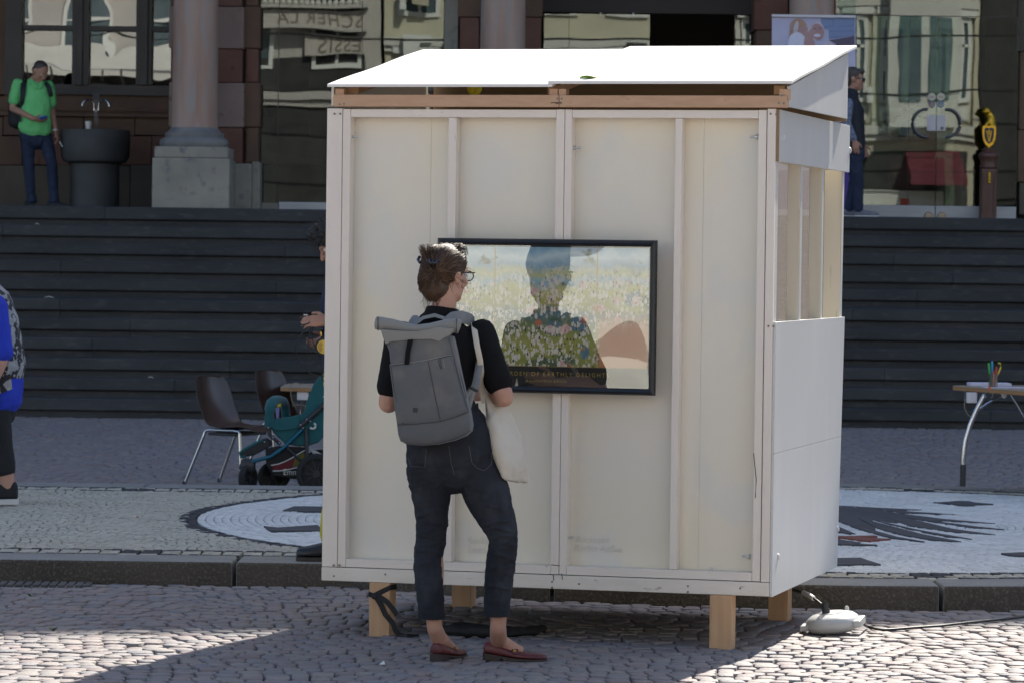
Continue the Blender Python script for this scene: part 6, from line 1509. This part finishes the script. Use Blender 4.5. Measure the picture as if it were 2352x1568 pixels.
# ------------------------------------------------------------------ stroller
YS = 24.6; s_ = lambda px, py, dy=0: at(px, py, YS + dy)
c6 = lambda a, b: ((950 + a / 2.9595) / 1.7415, (1420 + b / 2.9585) / 1.7415)
v = lambda a, b, dy=0.0: s_(*c6(a, b), dy)
m_teal = mat('teal_canvas', (.006, .085, .095), (.008, .105, .115), rough=.8, scale=6, bump=.004, bscale=30, sheen=.2); m_tblue = mat('teal_metal_tube', (.01, .11, .17), (.015, .13, .2), rough=.35, metal=.4)
m_rub = mat('black_rubber', (.012, .013, .014), rough=.75); m_basket = mat('black_basket_cloth', (.010, .010, .011), (.016, .016, .017), rough=.85, scale=8); m_pipe = mat('white_piping', (.55, .54, .5), rough=.6)
st = thing('stroller', 'teal and black baby stroller parked behind the left edge of the booth', 'stroller', Vector((s_(660, 1110).x, YS, 0)))
def wheel(c, r_, wd, yaw=0, spokes=6):
    Mw = Matrix.Translation(c) @ Matrix.Rotation(R(yaw), 4, 'Z') @ Matrix.Rotation(R(90), 4, 'X')
    wh_ = obj('wheel', MB().lathe([(r_ * .74, -wd * .45), (r_ * .9, -wd * .5), (r_, -wd * .25), (r_, wd * .25), (r_ * .9, wd * .5), (r_ * .74, wd * .45), (r_ * .72, 0)], n=28, M=Mw), m_rub, st, smooth=50)
    obj('hub', MB().lathe([(r_ * .18, -wd * .5), (r_ * .18, wd * .5)], n=14, M=Mw), m_blackp, wh_, smooth=40)
    sp = MB()
    for i in range(spokes):
        a = 2 * math.pi * i / spokes; sp.tube([Mw @ Vector((r_ * .12 * math.cos(a), r_ * .12 * math.sin(a), 0)), Mw @ Vector((r_ * .76 * math.cos(a), r_ * .76 * math.sin(a), 0))], r_ * .045, 6)
    obj('spokes', sp, m_blackp, wh_)
rw = .135; rz = rw
for dy in (-.26, .26): wheel(Vector((v(960, 1450).x, YS + dy, rw)), rw, .045, 0, 10)
for dy in (.22,): wheel(Vector((v(430, 1440).x, YS + dy, .10)), .10, .045)
wheel(Vector((v(150, 1450).x, YS - .2, .095)), .095, .045, 62)
obj('wheel_fork', MB().limb([(Vector((v(150, 1340).x, YS - .2, .205)), .05, .03), (Vector((v(140, 1400).x, YS - .2, .16)), .055, .035)], (1, 0, 0), 10), m_blackp, st, smooth=60)
wheel(Vector((v(420, 1440).x, YS - .05, .10)), .10, .045, 20)
for dy in (-.21, .21):
    obj('frame_tube', MB().tube([v(95, 1275, dy), v(215, 1245, dy), v(400, 1195, dy), v(560, 1080, dy), v(770, 875, dy)], .0125, 10), m_tblue, st, smooth=60)
    obj('push_bar', MB().tube([v(735, 850, dy), v(900, 700, dy), v(1045, 570, dy), v(1250, 380, dy)], .018, 10), m_blackp, st, smooth=50)
    obj('cross_strut', MB().tube([v(590, 1100, dy * .95), v(800, 1290, dy * .95), v(850, 1320, dy * .95)], .009, 8), m_blackp, st)
    obj('upright', MB().tube([v(815, 870, dy), v(820, 1090, dy), v(825, 1290, dy), v(960, 1440, dy)], .013, 8), m_blackp, st)
    obj('seat_arm', MB().tube([v(365, 855, dy * .9), v(375, 930, dy * .9), v(420, 975, dy * .9), v(510, 1050, dy * .9)], .011, 8), m_blackp, st)
    for a, b in ((365, 853), (420, 970), (497, 1036), (320, 1022), (745, 820), (777, 858), (818, 756), (862, 778), (1018, 488), (848, 1300), (787, 1335)):
        if dy < 0: obj('rivet', MB().ell(v(a, b, dy - .016), .005, .004, .005, None, 8, 5), m_zinc, st, smooth=60)
sd_ = [(335, 830), (350, 760), (390, 765), (480, 745), (620, 728), (700, 705), (770, 690), (795, 650), (815, 560), (850, 450), (900, 340), (970, 250), (1060, 190), (1200, 170), (1250, 420), (1150, 700), (1060, 920), (960, 1030), (830, 1075), (700, 1075), (560, 1040), (470, 960), (420, 900), (390, 860)]
cxs = sum(a for a, b in sd_) / len(sd_); cys = sum(b for a, b in sd_) / len(sd_)
rg = lambda k, dy: [v(cxs + (a - cxs) * k, cys + (b - cys) * k, dy) for a, b in sd_]
obj('seat_fabric', MB().loft([rg(.96, -.195), rg(1, -.18), rg(1, .18), rg(.96, .195)]), m_teal, st, .004)
fp_ = [(380, 768), (480, 748), (700, 712), (735, 780), (720, 850), (600, 866), (480, 876), (425, 870)]
obj('side_flap', MB().prism([v(a, b, -.208) for a, b in fp_], (0, .012, 0)), m_teal, st, .004)
obj('piping', MB().tube([v(a, b, -.209) for a, b in ((430, 874), (480, 880), (600, 870), (705, 858), (738, 790))], .004, 6), m_teal, st)
obj('bumper_bar', MB().tube([v(375, 850, -.19), v(378, 740, -.19), v(380, 640, -.19), v(400, 565, -.17), v(440, 535, -.1), v(500, 530, 0), v(540, 545, .1), v(560, 600, .17), v(575, 720, .19)], [.030, .034, .036, .036, .034, .032, .032, .032, .03], 12), m_teal, st, smooth=60)
m_lil = mat('lilac_strap', (.30, .28, .55), rough=.7); obj('bumper_strap', MB().prism([v(448, 620, -.12), v(495, 615, -.1), v(490, 740, -.1), v(460, 745, -.12)], (0, .006, 0)), m_lil, st); obj('strap_tag', MB().prism([v(465, 612, -.125), v(480, 575, -.12), v(520, 568, -.11), v(510, 605, -.11)], (0, .005, 0)), m_yelh, st)
fr_ = [(20, 1150), (60, 1120), (200, 1040), (290, 990), (350, 975), (400, 1010), (410, 1060), (330, 1110), (200, 1180), (60, 1205), (25, 1195)]
obj('foot_rest', MB().loft([[v(a, b, -.17) for a, b in shrink(fr_, .9)], [v(a, b, -.16) for a, b in fr_], [v(a, b, .16) for a, b in fr_], [v(a, b, .17) for a, b in shrink(fr_, .9)]]), m_dkbag, st, .006)
obj('foot_rest_rim', MB().tube([v(a, b, -.165) for a, b in ((300, 1000), (200, 1045), (70, 1120), (25, 1160), (35, 1195), (100, 1195))], .011, 8), m_teal, st, smooth=60)
bk2 = [(330, 1100), (480, 1070), (830, 1085), (850, 1290), (830, 1440), (700, 1465), (420, 1430), (340, 1300)]
obj('basket', MB().loft([[v(a, b, -.185) for a, b in shrink(bk2, .93)], [v(a, b, -.17) for a, b in bk2], [v(a, b, .17) for a, b in bk2]]), m_basket, st, .006)
m_red = mat('dark_red_cloth', (.12, .012, .02), rough=.85); m_olv = mat('olive_cloth', (.12, .11, .02), rough=.85)
obj('basket_window', MB().prism([v(a, b, -.192) for a, b in ((410, 1300), (560, 1265), (680, 1215), (690, 1320), (540, 1350), (430, 1362))], (0, .01, 0)), m_red, st); obj('basket_window', MB().prism([v(a, b, -.1925) for a, b in ((680, 1215), (790, 1140), (800, 1200), (740, 1310), (650, 1325))], (0, .01, 0)), m_olv, st)
for pts in ([(397, 1299), (480, 1285), (560, 1255), (640, 1215), (720, 1165), (790, 1125), (832, 1118)], [(417, 1366), (500, 1365), (600, 1350), (690, 1330), (740, 1322), (750, 1335)]): obj('piping', MB().tube([v(a, b, -.197) for a, b in pts], .004, 6), m_pipe, st)
p = v(540, 1412, -.199); text('basket_lettering', 'Emmaljunga', .058, p, (R(90), 0, 0), m_pipe, st, .0006, sx=.85)
obj('brake_rod', MB().tube([v(298, 1322, -.05), v(258, 1438, -.05)], .007, 8), m_chrome, st)
obj('buckle_ring', MB().tube([v(890 + 35 * math.cos(a), 835 + 32 * math.sin(a), -.225) for a in [R(-70 + 20 * i) for i in range(12)]], .008, 7), m_pipe, st, smooth=60)
m_whtb = mat('white_canvas', (.38, .36, .33), rough=.85, scale=6); obj('basket_bag', MB().prism([v(a, b, -.2) for a, b in ((850, 1095), (960, 1150), (1060, 1210), (1060, 1290), (990, 1270), (900, 1180))], (0, .05, 0)), m_whtb, st, .005)

# ================================================================== FOUNTAIN, BANNER, STATUE
YF_ = 43.0; fx = at(218, 400, YF_).x; fk = YF_ / 8500; fz = lambda py: 1.575 + (578.5 - py) / 8500 * YF_
m_bas = mat('dark_basalt', (.052, .054, .053), (.075, .077, .075), rough=.7, scale=3, bump=.003, bscale=50)
ft = thing('drinking_fountain', 'round dark stone drinking fountain with chrome taps beneath the loggia window', 'fountain', Vector((fx, YF_, LZ)))
obj('bowl', MB().lathe([(60 * fk, fz(376)), (72 * fk, fz(372)), (78 * fk, fz(362)), (79.5 * fk, fz(340)), (80 * fk, fz(303)), (78.5 * fk, fz(300)), (72 * fk, fz(300)), (66 * fk, fz(310)), (50 * fk, fz(318))], (fx, YF_, 0), 48), m_bas, ft, smooth=40)
obj('pedestal', MB().lathe([(56 * fk, LZ - .005), (56 * fk, fz(377))], (fx, YF_, 0), 40), m_bas, ft, smooth=40)
for dx in (-3.5, 0, 3.5):
    obj('tap_pipe', MB().tube([(fx + dx * fk, YF_ + .08, fz(316)), (fx + dx * fk, YF_ + .08, fz(222))], .007, 10), m_steel, ft, smooth=60)
for s in (-1, 1):
    obj('tap_spout', MB().tube([(fx + s * 4.5 * fk, YF_ + .07, fz(255)), (fx + s * 6 * fk, YF_ + .07, fz(238)), (fx + s * 14 * fk, YF_ + .05, fz(230)), (fx + s * 24 * fk, YF_ + .02, fz(231)), (fx + s * 30 * fk, YF_, fz(238)), (fx + s * 31 * fk, YF_, fz(245))], .013, 10), m_chrome, ft, smooth=60)
obj('tap_block', MB().box(fx - 8 * fk, fx + 8 * fk, YF_ + .05, YF_ + .13, fz(226), fz(216)), m_bas, ft); obj('tap_button', MB().ell((fx, YF_ + .05, fz(256)), .012, .012, .018), m_plate, ft, smooth=60)
tag(obj('paper_cup', MB().lathe([(.028, 0), (.04, .10)], (at(204, 290, YF_).x, YF_ - .05, fz(300)), 14), m_paper), 'small white crumpled cup on the rim of the stone fountain', 'cup')

YBn = 40.65; n_ = lambda px, py, dy=0: at(px, py, YBn + dy)
bn = thing('banner', 'lilac roll-up banner with a photograph of two smiling women by the third column', 'banner', Vector((n_(1869, 400).x, YBn, LZ)))
m_b0 = mat('banner_lilac_print', (.44, .43, .62), (.54, .53, .68), rough=.5, scale=2.5); m_b1 = mat('banner_cabinet_print', (.20, .27, .46), rough=.5); m_b2 = mat('banner_cabinet_line_print', (.11, .16, .30), rough=.5)
m_b3 = mat('banner_blonde_print', (.48, .30, .20), (.38, .22, .15), rough=.5, scale=14); m_b4 = mat('banner_white_print', (.74, .73, .84), (.66, .65, .8), rough=.5, scale=8); m_b5 = mat('banner_skin_print', (.48, .30, .29), (.40, .23, .23), rough=.5, scale=8); m_b6 = mat('banner_purple_print', (.085, .045, .28), rough=.5); m_b7 = mat('banner_dark_print', (.10, .08, .13), rough=.5); m_b8 = mat('banner_white_hair_print', (.60, .55, .62), (.5, .45, .52), rough=.5, scale=16)
c9 = lambda a, b: ((3050 + a / 4.48) / 1.7415, (b / 4.48) / 1.7415)
_k = [0]
def pr(nm, pts, m):
    _k[0] += 1; dy = -.0006 * _k[0] - .001
    obj(nm, MB().prism([n_(*c9(a, b), dy) for a, b in pts], (0, .0005, 0)), m, bn)
def oval(cx_, cy_, rx, ry, rot=0, n=22): return [(cx_ + rx * math.cos(t) * math.cos(rot) - ry * math.sin(t) * math.sin(rot), cy_ + rx * math.cos(t) * math.sin(rot) + ry * math.sin(t) * math.cos(rot)) for t in [-2 * math.pi * i / n for i in range(n)]]
obj('banner_sheet', MB().prism([n_(1773, 41, 0), n_(1965, 41, 0), n_(1966, 487, 0), n_(1773, 487, 0)], (0, .003, 0)), m_b0, bn)
pr('banner_print', [(1040, 325), (1650, 325), (1650, 640), (1190, 715), (1180, 540), (1060, 520)], m_b1)
for a, b, c_, d_ in ((1080, 345, 1275, 490), (1350, 340, 1645, 480), (1210, 560, 1640, 670)):
    pr('banner_print', [(a, b), (c_, b), (c_, b + 8), (a, b + 8)], m_b2); pr('banner_print', [(a, d_), (c_, d_ - 25), (c_, d_ - 17), (a, d_ + 8)], m_b2); pr('banner_print', [(c_ - 8, b), (c_, b), (c_, d_ - 20), (c_ - 8, d_ - 20)], m_b2)
pr('banner_print', [(1185, 725), (1650, 650), (1650, 800), (1340, 860), (1310, 790)], m_b7)
pr('banner_print', oval(640, 480, 150, 140), m_b3); pr('banner_print', oval(545, 580, 60, 130, .2), m_b3); pr('banner_print', oval(740, 560, 90, 90), m_b5); pr('banner_print', oval(600, 500, 40, 120, .2), m_b8)
pr('banner_print', oval(620, 800, 170, 220), m_b4); pr('banner_print', oval(960, 560, 150, 170), m_b8); pr('banner_print', oval(985, 575, 115, 150, -.2), m_b5); pr('banner_print', oval(980, 640, 60, 26), m_b4); pr('banner_print', oval(935, 520, 22, 10), m_b7); pr('banner_print', oval(1030, 510, 20, 10), m_b7)
pr('banner_print', [(760, 640), (870, 520), (910, 700), (960, 880), (960, 1400), (730, 1400), (740, 780)], m_b5); pr('banner_print', oval(1180, 980, 170, 220), m_b8)
obj('banner_print', MB().prism([n_(1773, 392, -.03), n_(1966, 392, -.03), n_(1966, 486, -.03), n_(1773, 486, -.03)], (0, .0005, 0)), m_b6, bn)
obj('top_rail', MB().box(n_(1772.5, 38).x, n_(1965.5, 38).x, YBn - .03, YBn + .02, n_(1869, 41).z, n_(1869, 35).z), m_plate, bn, .004); obj('banner_base', MB().box(n_(1773, 480).x, n_(1966, 480).x, YBn - .09, YBn + .09, LZ, LZ + .085), m_plate, bn, .006)
obj('support_pole', MB().tube([(n_(1869, 300).x, YBn + .03, LZ + .08), (n_(1869, 300).x, YBn + .03, n_(1869, 40).z)], .012, 8), m_chrome, bn)

YLn = 41.72; e_ = lambda px, py, dy=0: at(px, py, YLn + dy)
c3 = lambda a, b: ((3350 + a / 2.413) / 1.7415, (250 + b / 2.413) / 1.7415)
u = lambda a, b, dy=0: e_(*c3(a, b), dy)
m_goldl = mat('gilded_metal', (.75, .46, .06), (.55, .32, .03), rough=.28, metal=.95, scale=30, bump=.004, bscale=40)
m_post = mat('carved_red_brown_post', (.10, .045, .032), (.14, .065, .045), rough=.5, scale=5, stretch=(4, 4, .6))
m_shield = mat('dark_blue_shield', (.012, .018, .05), rough=.35)
lion = thing('lion_statue', 'gilded lion holding a dark crest shield on a carved post behind the glass', 'statue', Vector((u(1450, 1410).x, YLn, LZ)))
lm = MB()
lm.limb([(u(1478, 610), .050, .045), (u(1485, 570), .052, .05), (u(1478, 530), .045, .045), (u(1462, 500, -.01), .038, .036)], n=12)
lm.ell(u(1438, 470, -.02), .042, .045, .045); lm.ell(u(1412, 478, -.045), .022, .026, .02); lm.ell(u(1455, 500, .0), .04, .04, .05); lm.ell(u(1425, 438, -.01), .012, .012, .016); lm.ell(u(1455, 440, .01), .012, .012, .016)
lm.limb([(u(1470, 560, -.03), .022, .022), (u(1440, 600, -.06), .018, .018), (u(1425, 640, -.075), .016, .016)], n=10); lm.limb([(u(1500, 570, -.02), .022, .022), (u(1512, 610, -.05), .018, .018), (u(1505, 650, -.07), .016, .016)], n=10)
lm.ell(u(1478, 625, .02), .055, .05, .05)
body('lion_figure', lm, m_goldl, lion, .006, 2, .012, .02)
shp = [(1400, 615), (1430, 600), (1465, 612), (1500, 600), (1530, 615), (1533, 680), (1525, 750), (1505, 800), (1462, 836), (1425, 800), (1402, 750), (1396, 680)]
obj('shield_rim', MB().loft([[u(a, b, -.06) for a, b in shp], [u(a, b, -.10) for a, b in shp], [u(a, b, -.105) for a, b in shrink(shp, .92)]]), m_goldl, lion, .004)
obj('shield_field', MB().prism([u(a, b, -.109) for a, b in shrink(shp, .68)], (0, .006, 0)), m_shield, lion)
for pts in ([(1440, 660), (1452, 720), (1463, 770)], [(1485, 660), (1475, 720), (1463, 770)], [(1463, 650), (1463, 700)]): obj('shield_charge', MB().tube([u(a, b, -.112) for a, b in pts], .008, 7), m_goldl, lion, smooth=60)
pxl = u(1455, 1100).x; uz = lambda b: u(1455, b).z
obj('post_shaft', MB().box(pxl - .088, pxl + .088, YLn - .09, YLn + .09, LZ, uz(1030)), m_post, lion, .008)
for dx in (-.062, .062): obj('post_fillet', MB().box(pxl + dx - .014, pxl + dx + .014, YLn - .104, YLn - .09, LZ + .1, uz(1060)), m_post, lion, .006)
obj('post_capital', MB().lathe([(.085, uz(1035)), (.105, uz(1015)), (.09, uz(980)), (.10, uz(940)), (.118, uz(910)), (.108, uz(880)), (.075, uz(862)), (.08, uz(838))], (pxl, YLn, 0), 20), m_post, lion, smooth=40)
for b in (1080, 1105, 1130, 1160): obj('gilt_ornament', MB().ell((pxl, YLn - .094, uz(b)), .018, .014, .022), m_goldl, lion, smooth=60)

for k_, px, sz, lab in ((10, 84, .02, 'tan scrap of litter on the second stair from the top'), (6, 113, .045, 'bent white strip of litter on the wide middle stair'), (2, 349, .025, 'white litter speck on the second lowest stair')):
    y_ = STEP_Y[k_ - 1] + .1; p = at(px, 600, y_); p.z = k_ * SH + .006
    tag(obj('litter', MB().loft([[p + Vector((-sz, 0, 0)), p + Vector((-sz, 0, .004)), p + Vector((-sz, .02, .004))], [p + Vector((0, 0, .012)), p + Vector((0, 0, .018)), p + Vector((0, .02, .016))], [p + Vector((sz, .005, -.002)), p + Vector((sz, .005, .003)), p + Vector((sz, .02, .002))]]), m_paper), lab, 'litter')
